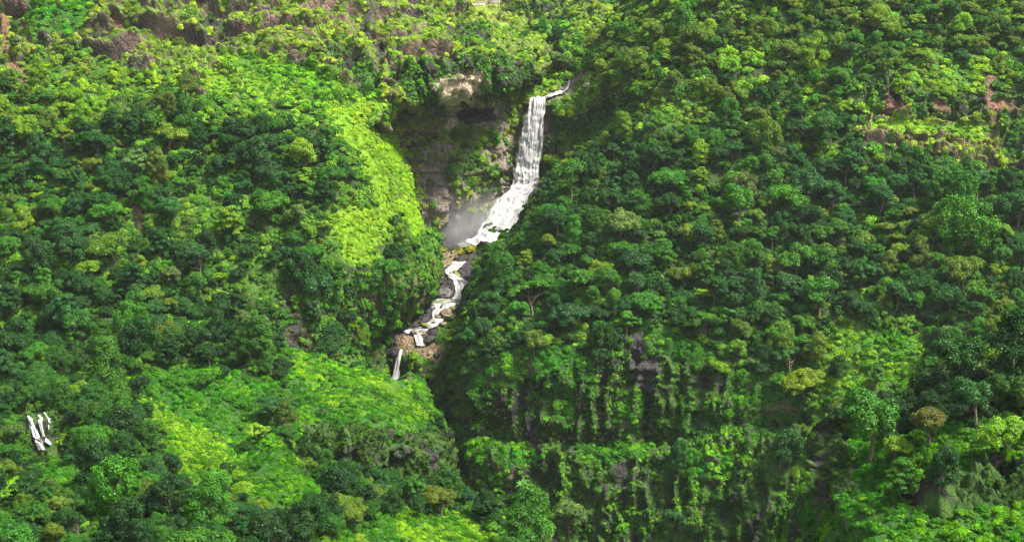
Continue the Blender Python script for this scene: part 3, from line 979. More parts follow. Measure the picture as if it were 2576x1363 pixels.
def instancer(name, pts, rot, scl, pid, tint, proto_objs, label, cat):
    """ONE object whose geometry nodes set a plant at each of its points"""
    me = bpy.data.meshes.new(name)
    n = len(pts)
    me.vertices.add(n)
    me.vertices.foreach_set('co', np.ascontiguousarray(pts, np.float32).ravel())
    for nm, typ, arr, key in (('rot', 'FLOAT_VECTOR', rot, 'vector'), ('scl', 'FLOAT_VECTOR', scl, 'vector'),
                              ('pid', 'INT', pid, 'value'), ('tint', 'FLOAT_VECTOR', tint, 'vector')):
        at = me.attributes.new(nm, typ, 'POINT')
        at.data.foreach_set(key, np.ascontiguousarray(arr, np.int32 if typ == 'INT' else np.float32).ravel())
    me.update()
    o = link(name, me)
    tag(o, label, cat, kind='stuff')
    g = bpy.data.node_groups.new(name, 'GeometryNodeTree')
    g.interface.new_socket('Geometry', in_out='INPUT', socket_type='NodeSocketGeometry')
    g.interface.new_socket('Geometry', in_out='OUTPUT', socket_type='NodeSocketGeometry')
    gi, go = g.nodes.new('NodeGroupInput'), g.nodes.new('NodeGroupOutput')
    iop = g.nodes.new('GeometryNodeInstanceOnPoints')
    col = bpy.data.collections.new(name + '_kinds')
    for p in proto_objs:
        col.objects.link(p)
    ci = g.nodes.new('GeometryNodeCollectionInfo')
    ci.inputs['Collection'].default_value = col
    ci.inputs['Separate Children'].default_value = True
    ci.inputs['Reset Children'].default_value = True
    g.links.new(gi.outputs[0], iop.inputs['Points'])
    g.links.new(ci.outputs[0], iop.inputs['Instance'])
    iop.inputs['Pick Instance'].default_value = True

    def attr(nm, dt):
        a_ = g.nodes.new('GeometryNodeInputNamedAttribute')
        a_.data_type = dt
        a_.inputs['Name'].default_value = nm
        return [s for s in a_.outputs if s.enabled and s.name == 'Attribute'][0]
    g.links.new(attr('pid', 'INT'), iop.inputs['Instance Index'])
    er = g.nodes.new('FunctionNodeEulerToRotation')
    g.links.new(attr('rot', 'FLOAT_VECTOR'), er.inputs[0])
    g.links.new(er.outputs[0], iop.inputs['Rotation'])
    g.links.new(attr('scl', 'FLOAT_VECTOR'), iop.inputs['Scale'])
    g.links.new(iop.outputs[0], go.inputs[0])
    md = o.modifiers.new('plants', 'NODES')
    md.node_group = g
    return o


# ------------------------------------------------------------------ low growth over the landforms
def pal(*cols):
    return np.array(cols)


NEAR = {'grassy_spur', 'wooded_foothill', 'mossy_knoll'}
BUSH_PAL = dict(
    G=pal((.19, .36, .010), (.15, .32, .010), (.23, .37, .012), (.07, .20, .012)),
    M=pal((.30, .38, .06), (.25, .34, .06)),
    L=pal((.23, .36, .02), (.15, .28, .018), (.24, .31, .03), (.07, .16, .018), (.27, .40, .018)),
    S=pal((.08, .21, .014), (.045, .14, .014), (.13, .26, .012), (.08, .15, .016)),
    F=pal((.035, .12, .010), (.055, .18, .010), (.10, .23, .012), (.022, .08, .010)),
    C=pal((.04, .16, .008), (.075, .24, .008), (.11, .26, .010), (.020, .08, .008)),
    A=pal((.19, .33, .03), (.11, .25, .025), (.26, .34, .03), (.07, .17, .02)),
    D=pal((.045, .22, .006), (.03, .15, .006), (.11, .31, .006), (.05, .18, .008)),
    B=pal((.12, .15, .03), (.08, .13, .03)), P=pal((.10, .15, .02), (.08, .12, .03)), W=pal((.06, .13, .012), (.03, .08, .010)),
    R=pal((.16, .22, .02), (.10, .17, .02)), K=pal((.105, .30, .006), (.065, .23, .006), (.16, .33, .008), (.04, .15, .006)))
# plants per m2, share turf, size range
BUSH_DENS = dict(G=(.85, .52, .3, 1.0), M=(.25, .9, .8, 1.5), L=(.60, .62, .35, 1.0), S=(.42, .22, .6, 1.7), F=(.24, .08, .8, 2.3),
                 C=(1.05, .0, .25, .82), A=(.50, .0, .35, 1.3), D=(.60, .40, .4, 1.4), B=(.08, .2, .3, .8), P=(.03, 0, .4, .9), W=(.06, 0, .3, .9), R=(.06, .2, .3, .9), K=(.75, .50, .4, 1.3))


# water and bare rock beside it
WATERSIDE = [
    [(1328, 256), (1345, 252), (1375, 240), (1412, 226), (1424, 204), (1444, 204), (1442, 232), (1404, 258), (1374, 266), (1366, 300), (1325, 300)],
    [(1105, 612), (1290, 480), (1350, 470), (1320, 540), (1296, 590), (1215, 612), (1165, 630), (1140, 630)],
    [(1130, 655), (1182, 655), (1176, 690), (1192, 712), (1172, 756), (1166, 775), (1132, 815), (1090, 842), (1076, 880), (1040, 884), (1000, 842), (1060, 812), (1074, 765), (1132, 735), (1108, 690)],
    [(1000, 880), (1018, 880), (1010, 960), (1006, 985), (968, 985), (984, 930)],
    [(70, 1040), (130, 1036), (138, 1130), (98, 1138)],
]


def scatter(Lf, dens, extra=60):
    """random points over the mesh, as many per m2 as dens says at each vertex; only where the picture looks"""
    P = Lf.P
    u, v = Lf.uv
    face = (Lf.nor * -P).sum(-1) / (np.linalg.norm(P, axis=-1) + 1e-9)
    ok = (u > -extra) & (u < 2576 + extra) & (v > -extra) & (v < 1363 + extra) & (face > -.25)
    for poly in WATERSIDE:
        ok &= ~in_poly(u, v, poly)
    d = dens * Lf.area * ok
    d = d[:-1, :-1]
    n = rng.poisson(d)
    ii, jj = np.nonzero(n)
    rep = n[ii, jj]
    ii, jj = np.repeat(ii, rep), np.repeat(jj, rep)
    a_, b_ = rng.uniform(0, 1, (2, len(ii)))
    a_, b_ = a_[:, None], b_[:, None]
    pos = (P[ii, jj] * (1 - a_) + P[ii + 1, jj] * a_) * (1 - b_) + (P[ii, jj + 1] * (1 - a_) + P[ii + 1, jj + 1] * a_) * b_
    return pos, ii, jj


B_pts, B_rot, B_scl, B_pid, B_tint = [], [], [], [], []
for nm, Lf in LAND.items():
    for t in TYPES:
        dn, turf, s0, s1 = BUSH_DENS[t]
        wt = Lf.W[t]
        if wt.max() <= 0:
            continue
        d = dn * wt
        if t in 'LSDGK':
            d = d * (1 - .85 * Lf.rocky)
        if t in 'CA':
            led = np.clip(.55 + 1.2 * Lf.nz, .32, 1.6)
            clump = np.clip(.70 + 1.9 * fbm(Lf.P * np.array([1, 1, .28]), 4.5, 4, 66.0), .02, 2.2)
            d = d * led * clump
        if t == 'L':
            d = d * np.clip(.8 + 1.3 * fbm(Lf.P, 4.0, 3, 16.0), .1, 2)
        far = np.linalg.norm(Lf.P, axis=-1)
        big = np.clip(far / 420, .75, 1.5)
        d = d / big ** 2
        pos, ii, jj = scatter(Lf, d)
        n = len(pos)
        if n == 0:
            continue
        pl = BUSH_PAL[t]
        h = fbm(pos, 9.0, 3, 5.0) * 1.1 + rng.uniform(-.45, .45, n)
        idx = np.clip(((h + 1) / 2 * len(pl)).astype(int), 0, len(pl) - 1)
        order = rng.permutation(len(pl))
        tint = pl[order[idx]] * rng.uniform(.75, 1.25, (n, 1)) * (1 + .25 * fbm(pos, 20.0, 2, 9.0)[:, None])
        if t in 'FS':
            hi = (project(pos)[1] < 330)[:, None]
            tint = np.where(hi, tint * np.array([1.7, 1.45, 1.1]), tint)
        if nm in NEAR:
            tint = tint * np.array([.85, .88, .6]) * (.5 if t == 'C' else 1.0)  # foreground shade put into the plant tint, strongest on near cliffs
        is_turf = rng.uniform(0, 1, n) < turf
        pid = np.where(is_turf, rng.integers(5, 8, n), rng.integers(0, 5, n))
        if t in 'CA':
            pid = np.where(rng.uniform(0, 1, n) < .35, rng.integers(8, 10, n), pid)
        sc = rng.uniform(s0, s1, n) ** 1.0 * (big[ii, jj])
        sc = np.where(is_turf, sc * 1.15, sc)
        nn_ = Lf.nor[ii, jj]
        # lean out from steep ground
        ax = nn_ * .55 + np.array([0, 0, .6]) + rng.normal(0, .1, (n, 3))
        ax = np.where(is_turf[:, None], nn_ + np.array([0, 0, .25]), ax)
        ax /= np.linalg.norm(ax, axis=1, keepdims=True)
        th = np.arccos(np.clip(ax[:, 2], -1, 1))
        ph = np.arctan2(ax[:, 1], ax[:, 0])
        # rotation carrying z to the axis: spin, tilt about y, turn about z
        rot = np.stack([np.zeros(n), th, ph], 1)
        scl = sc[:, None] * np.stack([rng.uniform(.85, 1.2, n), rng.uniform(.85, 1.2, n), rng.uniform(.75, 1.25, n)], 1)
        B_pts.append(pos - nn_ * .1 * sc[:, None])
        B_rot.append(rot)
        B_scl.append(scl)
        B_pid.append(pid)
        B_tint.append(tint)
B_pts = np.concatenate(B_pts)
print('low plants', len(B_pts))
bush_objs = [bpy.data.objects.new(f'low_plant_{k:02d}', m) for k, m in enumerate(BUSH)]
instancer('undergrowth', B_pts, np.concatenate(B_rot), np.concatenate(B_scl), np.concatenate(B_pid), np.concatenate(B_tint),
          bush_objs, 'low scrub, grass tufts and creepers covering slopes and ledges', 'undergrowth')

# ------------------------------------------------------------------ trees
TINTS = {
    'dark green': (.015, .066, .009), 'mid green': (.036, .135, .010), 'bluish green': (.022, .092, .021),
    'yellowish green': (.14, .25, .014), 'olive': (.095, .160, .016), 'lime green': (.165, .30, .014),
    'fresh green': (.052, .185, .011), 'grey-green': (.095, .17, .045), 'brownish': (.085, .088, .010)}
SHAPE_WORD = dict(dome='round', broad='broad', umbrella='flat-topped', tall='tall narrow', tiered='layered',
                  drooping='drooping', open='loose open')
TREES = []      # dicts: pos, R (crown radius m), proto, tint, colour word, uv


def hit(u, v, names=None):
    """first landform seen at (u, v)"""
    d = world_at(u, v, 1.0)
    d = Vector(d / np.linalg.norm(d))
    best = None
    for nm, Lf in LAND.items():
        if names and nm not in names:
            continue
        loc, nrm, idx, dist = Lf.bvh.ray_cast(Vector((0, 0, 0)), d)
        if loc is not None and (best is None or dist < best[1]):
            best = (nm, dist, loc, nrm)
    return best


def add_tree(pos, R, shape, colour, label=None, vary=.18, squash=1.0, deep=1.0):
    p = rng.choice(BY_SHAPE[shape])
    t = np.array(TINTS[colour]) * (1 + vary * rng.uniform(-1, 1)) * (1 + .12 * rng.uniform(-1, 1, 3)) * np.array([deep * .95, deep, deep * .7])
    TREES.append(dict(pos=np.array(pos), R=R, p=int(p), shape=shape, colour=colour, tint=t, label=label,
                      rz=rng.uniform(0, 6.28), sq=squash * rng.uniform(.78, 1.25), lean=rng.normal(0, .11, 2)))


# trees one would point at: u, v of the middle of the crown, crown width in px, shape, colour, label
MARKED = [
    (765, 390, 100, 'dome', 'lime green', 'bright green domed tree at the head of the lime green grass spur'),
    (165, 342, 78, 'open', 'yellowish green', 'bright yellow-green clumpy tree among dark trees on the left slope'),
    (592, 545, 82, 'tiered', 'yellowish green', 'layered yellow-green tree at the edge of the small left-slope clearing'),
    (742, 545, 78, 'open', 'grey-green', 'pale grey-green tree standing left of the lime green spur'),
    (505, 640, 120, 'dome', 'bluish green', 'large bluish green dome below the left-slope clearing'),
    (285, 600, 140, 'broad', 'olive', 'broad olive crown below the narrow bare gully'),
    (432, 690, 85, 'dome', 'grey-green', 'pale grey-green round tree beside the tiny grass strip on the left slope'),
    (655, 1080, 72, 'umbrella', 'yellowish green', 'lone yellow-green umbrella tree on the deep green grass hollow'),
    (695, 1006, 115, 'umbrella', 'bluish green', 'dark bluish flat-crowned tree at the left end of the grassy spur'),
    (1768, 378, 56, 'tall', 'lime green', 'slim lime green tree in the middle of the right forest, left of a pair'),
    (1868, 400, 60, 'tall', 'fresh green', 'slim bright green tree in the right forest, right of a pair'),
    (1438, 455, 105, 'dome', 'mid green', 'big domed tree on the rim just right of the tall waterfall'),
    (1398, 408, 70, 'dome', 'yellowish green', 'small rounded tree touching the right side of the tall waterfall'),
    (2435, 540, 165, 'drooping', 'fresh green', 'big drooping creeper-hung tree on the right forest slope'),
    (2188, 1065, 190, 'dome', 'mid green', 'very large domed tree at the head of the mossy knoll'),
    (2246, 1112, 120, 'open', 'yellowish green', 'light clumpy-crowned tree overlapping the largest knoll tree'),
    (2262, 1185, 115, 'tiered', 'mid green', 'tree with dark trunk low on the mossy knoll'),
    (2336, 1052, 130, 'open', 'brownish', 'golden brown tree on the mossy knoll'),
    (2362, 1172, 88, 'tall', 'dark green', 'upright dark green tree standing alone on the knoll grass'),
    (2398, 905, 160, 'dome', 'dark green', 'large dark tree above the golden brown tree on the knoll'),
    (2500, 880, 165, 'broad', 'olive', 'broad olive tree at the right edge above the knoll'),
    (2530, 1085, 140, 'broad', 'yellowish green', 'bright topped broad tree at the right edge of the knoll'),
    (2455, 1010, 130, 'dome', 'bluish green', 'bluish round tree in the knoll wood left of the bright topped tree'),
    (1984, 912, 100, 'umbrella', 'bluish green', 'pale bluish umbrella tree on the lime green cliff-top meadow'),
    (2108, 905, 62, 'tall', 'dark green', 'creeper-covered column-like dark tree on the lime green cliff-top meadow'),
    (2200, 938, 75, 'open', 'mid green', 'small loose tree at the right of the cliff-top meadow'),
    (2026, 962, 120, 'umbrella', 'yellowish green', 'wide yellow-green flat tree at the lip of the cliff-top meadow'),
    (30, 1225, 110, 'broad', 'lime green', 'yellow-green tree in the lower left corner'),
    (1335, 1342, 180, 'broad', 'fresh green', 'bright green spreading tree at the bottom below the mossy cliff'),
    (1430, 1305, 110, 'dome', 'grey-green', 'grey-green round tree beside the bright spreading tree under the cliff'),
    (1110, 1240, 115, 'dome', 'olive', 'dark olive round tree at the tip of the grassy spur'),
    (962, 1210, 92, 'dome', 'dark green', 'dark round tree below the grassy spur cliff'),
    (870, 1275, 110, 'broad', 'olive', 'olive spreading tree between the two foreground spurs'),
    (1700, 1300, 90, 'dome', 'bluish green', 'bluish round tree at the cliff foot right of the bright spreading tree'),
    (1040, 1220, 80, 'open', 'mid green', 'loose green tree between two dark trees under the grassy spur'),
    (1960, 1120, 110, 'dome', 'dark green', 'dark domed tree against the mossy cliff left of the knoll'),
    (1705, 1140, 60, 'tall', 'bluish green', 'small dark conical tree on the cliff ledge'),
    (1405, 95, 60, 'dome', 'dark green', 'dark round tree in the high valley above the waterfall'),
    (1420, 160, 85, 'broad', 'grey-green', 'pale spreading tree above the head of the waterfall'),
    (975, 670, 110, 'dome', 'mid green', 'rounded tree below the foot of the lime green spur'),
    (930, 780, 150, 'dome', 'bluish green', 'large dark rounded tree left of the rapids'),
    (1010, 770, 100, 'dome', 'mid green', 'round tree overhanging the rapids on their left bank'),
    (800, 725, 120, 'dome', 'bluish green', 'bluish dome tree beside the dark rocky ravine'),
    (1245, 590, 70, 'open', 'mid green', 'sparse tree whose twigs cross the white foot of the waterfall'),
    (1480, 700, 110, 'broad', 'fresh green', 'fresh green broad tree above the stream on the right bank'),
    (1816, 648, 70, 'dome', 'yellowish green', 'yellow-topped round tree in the middle of the right forest'),
    (2000, 655, 104, 'dome', 'fresh green', 'left one of two side-by-side big green domes in the right forest'),
    (2070, 655, 104, 'dome', 'mid green', 'right one of two side-by-side big green domes in the right forest'),
    (2074, 535, 74, 'open', 'olive', 'pale olive twiggy tree above the two side-by-side domes'),
    (1975, 122, 88, 'dome', 'olive', 'olive dome high on the right forest slope'),
    (2212, 62, 100, 'dome', 'yellowish green', 'large yellowish dome near the top edge of the right forest'),
    (1690, 440, 110, 'broad', 'mid green', 'broad tree lower left of the slim lime green tree'),
    (2300, 700, 110, 'dome', 'dark green', 'dark dome midway between the drooping tree and the cliff-top meadow'),
    (1560, 565, 112, 'broad', 'grey-green', 'grey-green broad tree midway between the waterfall foot and the side-by-side domes'),
    (350, 400, 82, 'tiered', 'grey-green', 'pale layered tree in the middle of the upper left forest'),
    (120, 745, 100, 'dome', 'mid green', 'round mid green tree low on the left edge above the small cascades'),
    (1340, 740, 130, 'umbrella', 'fresh green', 'wide flat fresh green tree right of the rapids'),
]
for (u, v, wpx, shape, colour, label) in MARKED:
    h = None
    D = 400.0
    for it in range(3):
        R = wpx / 2 * D / F_PX * 1.04
        p0 = BY_SHAPE[shape][0]
        hc = PROTO[p0]['H'] * .62 * R
        h = hit(u, v + hc * F_PX / D)
        if h is None:
            break
        D = h[1]
    if h:
        add_tree(h[2], R, shape, colour, label, vary=.08)
n_marked = len(TREES)

TREE_DENS = dict(F=1.0, S=.28, L=.10, D=.09, G=.03, C=.015, B=0, P=0, W=0, M=.12, A=.01, R=0, K=.05)


def too_close(grid, p, r, cell=8.0, f=.50):
    cx, cy, cz = (int(math.floor(c_ / cell)) for c_ in p)
    for dx in (-1, 0, 1):
        for dy in (-1, 0, 1):
            for dz in (-1, 0, 1):
                for (q, rq) in grid.get((cx + dx, cy + dy, cz + dz), ()):
                    if (q[0] - p[0]) ** 2 + (q[1] - p[1]) ** 2 + (q[2] - p[2]) ** 2 < (f * (r + rq)) ** 2:
                        return True
    return False


# ground that the photograph shows bare of trees: (most of a crown that may reach over it, outline)
CLEAR = [
    (0, [(1325, 225), (1440, 195), (1440, 250), (1376, 262), (1362, 400), (1352, 480), (1325, 510), (1312, 545), (1290, 575), (1240, 590), (1200, 610), (1165, 632), (1100, 625), (1062, 600), (1060, 480), (1240, 480), (1290, 400)]),
    (0, [(1125, 650), (1168, 650), (1180, 690), (1196, 712), (1178, 755), (1165, 800), (1120, 830), (1095, 870), (1100, 950), (1085, 985), (965, 985), (985, 890), (990, 835), (1060, 805), (1070, 760), (1100, 750), (1095, 690)]),
    (0, [(66, 1035), (132, 1035), (150, 1135), (90, 1140)]),
    (.12, [(1040, 170), (1240, 190), (1300, 260), (1290, 420), (1180, 480), (1080, 480), (1010, 300)]),
    (.12, [(850, 290), (985, 290), (1060, 440), (1078, 530), (1050, 590), (1000, 560), (960, 600), (950, 670), (900, 670), (840, 590), (850, 540), (930, 500), (920, 420)]),
    (.12, [(600, 200), (720, 180), (800, 240), (960, 260), (980, 290), (800, 300), (700, 290)]),
    (.10, [(730, 915), (850, 928), (960, 958), (1060, 1015), (1086, 1060), (1060, 1130), (1100, 1180), (980, 1190), (880, 1160), (800, 1120), (760, 1010)]),
    (.12, [(1220, 940), (1480, 940), (1600, 890), (1760, 930), (1960, 1020), (2060, 1100), (2040, 1200), (1900, 1330), (1500, 1280), (1330, 1260), (1150, 1180), (1120, 1080)]),
    (.15, [(2060, 900), (2130, 850), (2240, 860), (2320, 910), (2330, 950), (2240, 990), (2160, 980), (2090, 980)]),
    (.10, [(350, 1030), (440, 1075), (600, 1150), (610, 1200), (500, 1200), (440, 1140)]),
    (.15, [(630, 1160), (690, 1115), (790, 1180), (810, 1230), (760, 1270), (650, 1240)]),
    (.10, [(1000, 1300), (1180, 1310), (1260, 1363), (900, 1363)]),
    (.15, [(2050, 1340), (2110, 1200), (2150, 1090), (2210, 1200), (2240, 1180), (2420, 1150), (2576, 1160), (2576, 1363), (2050, 1363)]),
    (.15, [(2280, 1110), (2330, 1100), (2480, 1130), (2450, 1180), (2290, 1180)]),
    (.10, [(2140, 225), (2300, 235), (2576, 240), (2576, 420), (2400, 400), (2160, 370)]),
    (.12, [(2240, 170), (2460, 170), (2470, 240), (2260, 230)]), (.1, [(1590, 275), (1740, 255), (1780, 300), (1640, 335)]),
    (.1, [(1400, 20), (1640, 5), (1560, 60), (1400, 70)]),
    (.10, [(1150, 0), (1300, 0), (1400, 10), (1310, 60), (1290, 75), (1240, 65)]),
    (.05, [(312, 505), (335, 505), (365, 580), (335, 580)]), (.05, [(622, 550), (645, 550), (665, 605), (640, 610)]),
    (.15, [(600, 210), (650, 200), (760, 270), (740, 290), (610, 280)]),
    (.15, [(490, 180), (560, 210), (580, 290), (530, 280)]),
    (.15, [(440, 515), (550, 510), (590, 560), (530, 600), (460, 590)]),
    (.15, [(540, 700), (720, 700), (730, 735), (570, 740)]),
    (.05, [(722, 720), (745, 740), (748, 880), (722, 880)]),
    (.1, [(2470, 180), (2505, 200), (2520, 340), (2490, 340)]),
    (.2, [(380, 960), (600, 980), (690, 1030), (700, 1080), (600, 1120), (460, 1060)]),
    (.1, [(1390, 300), (1470, 280), (1560, 230), (1590, 250), (1560, 310), (1480, 350), (1390, 390)]),
]
CLEAR_BOX = [(min(q[0] for q in p), max(q[0] for q in p), min(q[1] for q in p), max(q[1] for q in p)) for _, p in CLEAR]
_ca = np.linspace(0, 2 * math.pi, 10, endpoint=False)
_cx = np.concatenate([[0], .55 * np.cos(_ca[::2]), .95 * np.cos(_ca)])
_cy = np.concatenate([[0], .55 * np.sin(_ca[::2]), .85 * np.sin(_ca)])


def in_the_way(p, R, H=1.75):
    c_ = p + np.array([0, 0, .58 * H * R])
    uu, vv = project(c_)
    rp = R * F_PX / np.linalg.norm(c_)
    U, V_ = uu + _cx * rp, vv + _cy * rp
    u0, u1, v0, v1 = U.min(), U.max(), V_.min(), V_.max()
    for (lim, poly), (a0, a1, b0, b1) in zip(CLEAR, CLEAR_BOX):
        if u1 < a0 or u0 > a1 or v1 < b0 or v0 > b1:
            continue
        if in_poly(U, V_, poly).mean() > lim:
            return True
    return False


grid = {}


def p_up(p):
    return project(np.asarray(p))[1] < 330


def put(p, r, cell=8.0):
    grid.setdefault(tuple(int(math.floor(c_ / cell)) for c_ in p), []).append((p, r))


for t in TREES:
    put(t['pos'], t['R'])
SHP = ['dome', 'broad', 'umbrella', 'tall', 'tiered', 'drooping', 'open']
PSH = np.array([.40, .24, .03, .10, .06, .07, .10])
COLS = ['dark green', 'mid green', 'bluish green', 'yellowish green', 'olive', 'lime green', 'fresh green', 'grey-green', 'brownish']
ZONES = [   # weight towards darker tree colours, outline where it holds
    (.75, [(-90, 330), (420, 340), (830, 345), (900, 450), (820, 520), (780, 650), (900, 700), (1010, 850), (700, 970), (-90, 1010)]),
    (.60, [(1400, 400), (1700, 340), (2100, 390), (2660, 470), (2660, 820), (2300, 820), (2000, 860), (1600, 860), (1250, 880), (1200, 760)]),
    (.95, [(200, 840), (720, 880), (720, 980), (560, 960), (300, 1010)]),
]


def dark_weight(p):
    u, v = project(p)
    z = -.9 if v < 330 else 0.0
    for k, poly in ZONES:
        if in_poly(np.array([u]), np.array([v]), poly)[0]:
            z = k
    return z


PCF = np.array([.22, .30, .12, .12, .12, .012, .09, .035, .0])
PCN = np.array([.30, .30, .08, .05, .13, .01, .12, .01, .0])
for nm, Lf in LAND.items():
    dens = sum(TREE_DENS[t] * Lf.W[t] for t in TYPES) * .19
    dens = dens * np.clip((Lf.nz + .1) * 2.5, .1, 1) * (.6 if nm in ('valley_plateau', 'ledged_mountain') else 1)
    pos, ii, jj = scatter(Lf, dens, extra=90)
    clear = fbm(pos, 22.0, 2, 123.0)
    for k in rng.permutation(len(pos)):
        onF = Lf.W['F'][ii[k], jj[k]]
        if clear[k] < -.42 and onF > .5 and rng.uniform() < .6:
            continue
        near = nm in NEAR
        if p_up(pos[k]) and clear[k] < .12 and rng.uniform() < .55:
            continue
        R = rng.choice([rng.uniform(1.6, 3.0), rng.uniform(3.0, 4.6), rng.uniform(4.6, 6.8)], p=[.40, .38, .22])
        if nm == 'ledged_mountain':
            R *= .7
        if nm == 'valley_plateau':
            R *= .68
        if p_up(pos[k]):
            R *= .86
        if near:
            R *= .88
        if onF < .5:
            R *= .6
        p = pos[k]
        if too_close(grid, p, R):
            continue
        if in_the_way(p, R):
            R *= .45
            if R < 1.6 or rng.uniform() < .5 or in_the_way(p, R):
                continue
        put(p, R)
        pc = PCN if near else PCF
        pc = pc.copy()
        # patches of like tree colour
        q = fbm(p[None], 30.0, 2, 44.0)[0]
        pc[0] *= math.exp(1.2 * q)
        pc[3] *= math.exp(-1.5 * q)
        pc[4] *= math.exp(1.5 * fbm(p[None], 35.0, 2, 54.0)[0])
        z = .6 if near else dark_weight(p)
        pc *= np.exp(z * np.array([1.3, .5, 1.0, -1.2, -1.0, -1.5, .0, -.4, 0]))
        pc /= pc.sum()
        add_tree(p, R, rng.choice(SHP, p=PSH), rng.choice(COLS, p=pc), deep=.62 if nm == 'mossy_knoll' else .85 if near else 1.6 if nm == 'valley_plateau' else 1.0)  # tint carries foreground shade on near trees, pale haze on plateau trees
print('trees', len(TREES))

# which of them show, and how large
for t in TREES:
    c_ = t['pos'] + np.array([0, 0, PROTO[t['p']]['H'] * .7 * t['R']])
    uu, vv = project(c_)
    t['uv'] = (float(uu), float(vv))
    D = np.linalg.norm(c_)
    t['px'] = t['R'] * F_PX / D
    t['D'] = D
TREES.sort(key=lambda t: (t['label'] is None, -t['px']))


def visible(t, others_cells):
    c_ = t['pos'] + np.array([0, 0, PROTO[t['p']]['H'] * .85 * t['R']])
    uu, vv = project(c_)
    if not (15 < uu < 2561 and 15 < vv < 1348):
        return False
    d = Vector(c_)
    dist = d.length
    d.normalize()
    for Lf in LAND.values():
        loc, nrm, idx, ds = Lf.bvh.ray_cast(Vector((0, 0, 0)), d, dist - 2)
        if loc is not None:
            return False
    return True


SOLO, MASS = [], []
for t in TREES:
    if len(SOLO) < 296 and (t['label'] or visible(t, None)):
        # hidden behind a nearer crown?
        if not t['label'] and any((s['uv'][0] - t['uv'][0]) ** 2 + (s['uv'][1] - t['uv'][1] + .3 * s['px']) ** 2 < (.62 * s['px']) ** 2
                                  and s['D'] < t['D'] for s in TREES if s is not t):
            MASS.append(t)
        else:
            SOLO.append(t)
    else:
        MASS.append(t)
print('single trees', len(SOLO), 'in the mass', len(MASS), 'smallest', SOLO[-1]['px'])

# the rest of the forest: one object
whole = []
for k, p in enumerate(PROTO):
    cr, tk = p['crown'], p['trunk']
    nv = len(cr.vertices) + len(tk.vertices)
    V = np.zeros(len(cr.vertices) * 3, np.float32)
    cr.vertices.foreach_get('co', V)
    V2 = np.zeros(len(tk.vertices) * 3, np.float32)
    tk.vertices.foreach_get('co', V2)
    Fc = np.zeros(len(cr.polygons) * 4, np.int32)
    cr.loops.foreach_get('vertex_index', Fc)
    F2 = np.zeros(len(tk.polygons) * 4, np.int32)
    tk.loops.foreach_get('vertex_index', F2)
    tone = np.zeros(len(cr.vertices), np.float32)
    cr.attributes['leaf_tone'].data.foreach_get('value', tone)
    me = mesh_from_arrays(f'whole_tree_{k:02d}', np.concatenate([V, V2]).reshape(-1, 3),
                          np.concatenate([Fc, F2 + len(cr.vertices)]).reshape(-1, 4), M_LEAF, smooth=False,
                          attrs={'leaf_tone': ('FLOAT', np.concatenate([tone, np.zeros(len(tk.vertices))]))})
    me.materials.append(M_BARK)
    mi = np.zeros(len(me.polygons), np.int32)
    mi[len(cr.polygons):] = 1
    me.polygons.foreach_set('material_index', mi)
    whole.append(bpy.data.objects.new(f'whole_tree_{k:02d}', me))
instancer('forest', np.array([t['pos'] for t in MASS]), np.array([(t['lean'][0], t['lean'][1], t['rz']) for t in MASS]),
          np.array([(t['R'], t['R'], t['R'] * t['sq']) for t in MASS]), np.array([t['p'] for t in MASS]),
          np.array([t['tint'] for t in MASS]), whole, 'mass of smaller and half-hidden trees covering the slopes', 'forest')

# what is close to what, for the labels of the other single trees
MARKS = [
    (1345, 400, 'the tall waterfall'), (1150, 590, 'the misty plunge pool'), (1160, 740, 'the short cascade'), (1095, 800, 'the broad rapids'),
    (995, 930, 'the slender lower waterfall'), (100, 1090, 'the small left-hand cascades'), (1145, 210, 'the pale overhanging rock'),
    (1210, 20, 'the far pale wall'), (945, 460, 'the lime green spur'), (880, 970, 'the grassy spur top'), (940, 1140, 'the dark cliff of the grassy spur'),
    (520, 1130, 'the lower left lime grass ridge'), (1100, 1340, 'the bottom-edge grass slope'), (2180, 920, 'the cliff-top meadow'),
    (1450, 1020, 'the mossy cliff'), (1500, 1150, 'the green ledge across the cliff'), (335, 545, 'the narrow bare gully'),
    (640, 580, 'the short brown scar'), (735, 800, 'the dark rocky ravine'), (2495, 260, 'the orange landslip'),
    (1645, 375, 'the small orange scar'), (2330, 330, 'the upper right rock band'), (500, 560, 'the left-slope clearing'),
    (2350, 1230, 'the rock ledge on the knoll'), (650, 240, 'the lime meadow under the ledges'), (40, 150, 'the red-brown upper left gully'),
    (545, 60, 'the brown top-left outcrop'), (1365, 35, 'the far brown scree'), (10, 1355, 'the lower left corner'), (2566, 1355, 'the lower right corner'),
    (10, 10, 'the upper left corner'), (2566, 10, 'the upper right corner'), (2570, 690, 'the middle of the right edge'), (6, 640, 'the middle of the left edge'),
    (1700, 5, 'the top edge right of centre'), (550, 1360, 'the bottom edge left of centre'),
    (765, 390, 'the bright green domed tree'), (285, 600, 'the broad olive crown'), (505, 640, 'the large bluish dome'), (1768, 378, 'the slim lime green tree'),
    (1868, 400, 'the slim bright green tree'), (2435, 540, 'the big drooping tree'), (2188, 1065, 'the largest knoll tree'), (2336, 1052, 'the golden brown tree'),
    (1340, 740, 'the wide flat fresh green tree'), (1480, 700, 'the fresh green broad tree'), (2035, 655, 'the two side-by-side domes'), (1975, 122, 'the high olive dome'),
    (2212, 62, 'the large yellowish dome'), (2300, 700, 'the dark mid-slope dome'), (1560, 565, 'the grey-green broad tree'), (350, 400, 'the pale layered tree'),
    (930, 780, 'the large dark tree by the rapids'), (655, 1080, 'the lone yellow-green umbrella tree'), (1335, 1342, 'the bright spreading tree')]
WAYS = ['right of', 'upper right of', 'above', 'upper left of', 'left of', 'lower left of', 'below', 'lower right of']
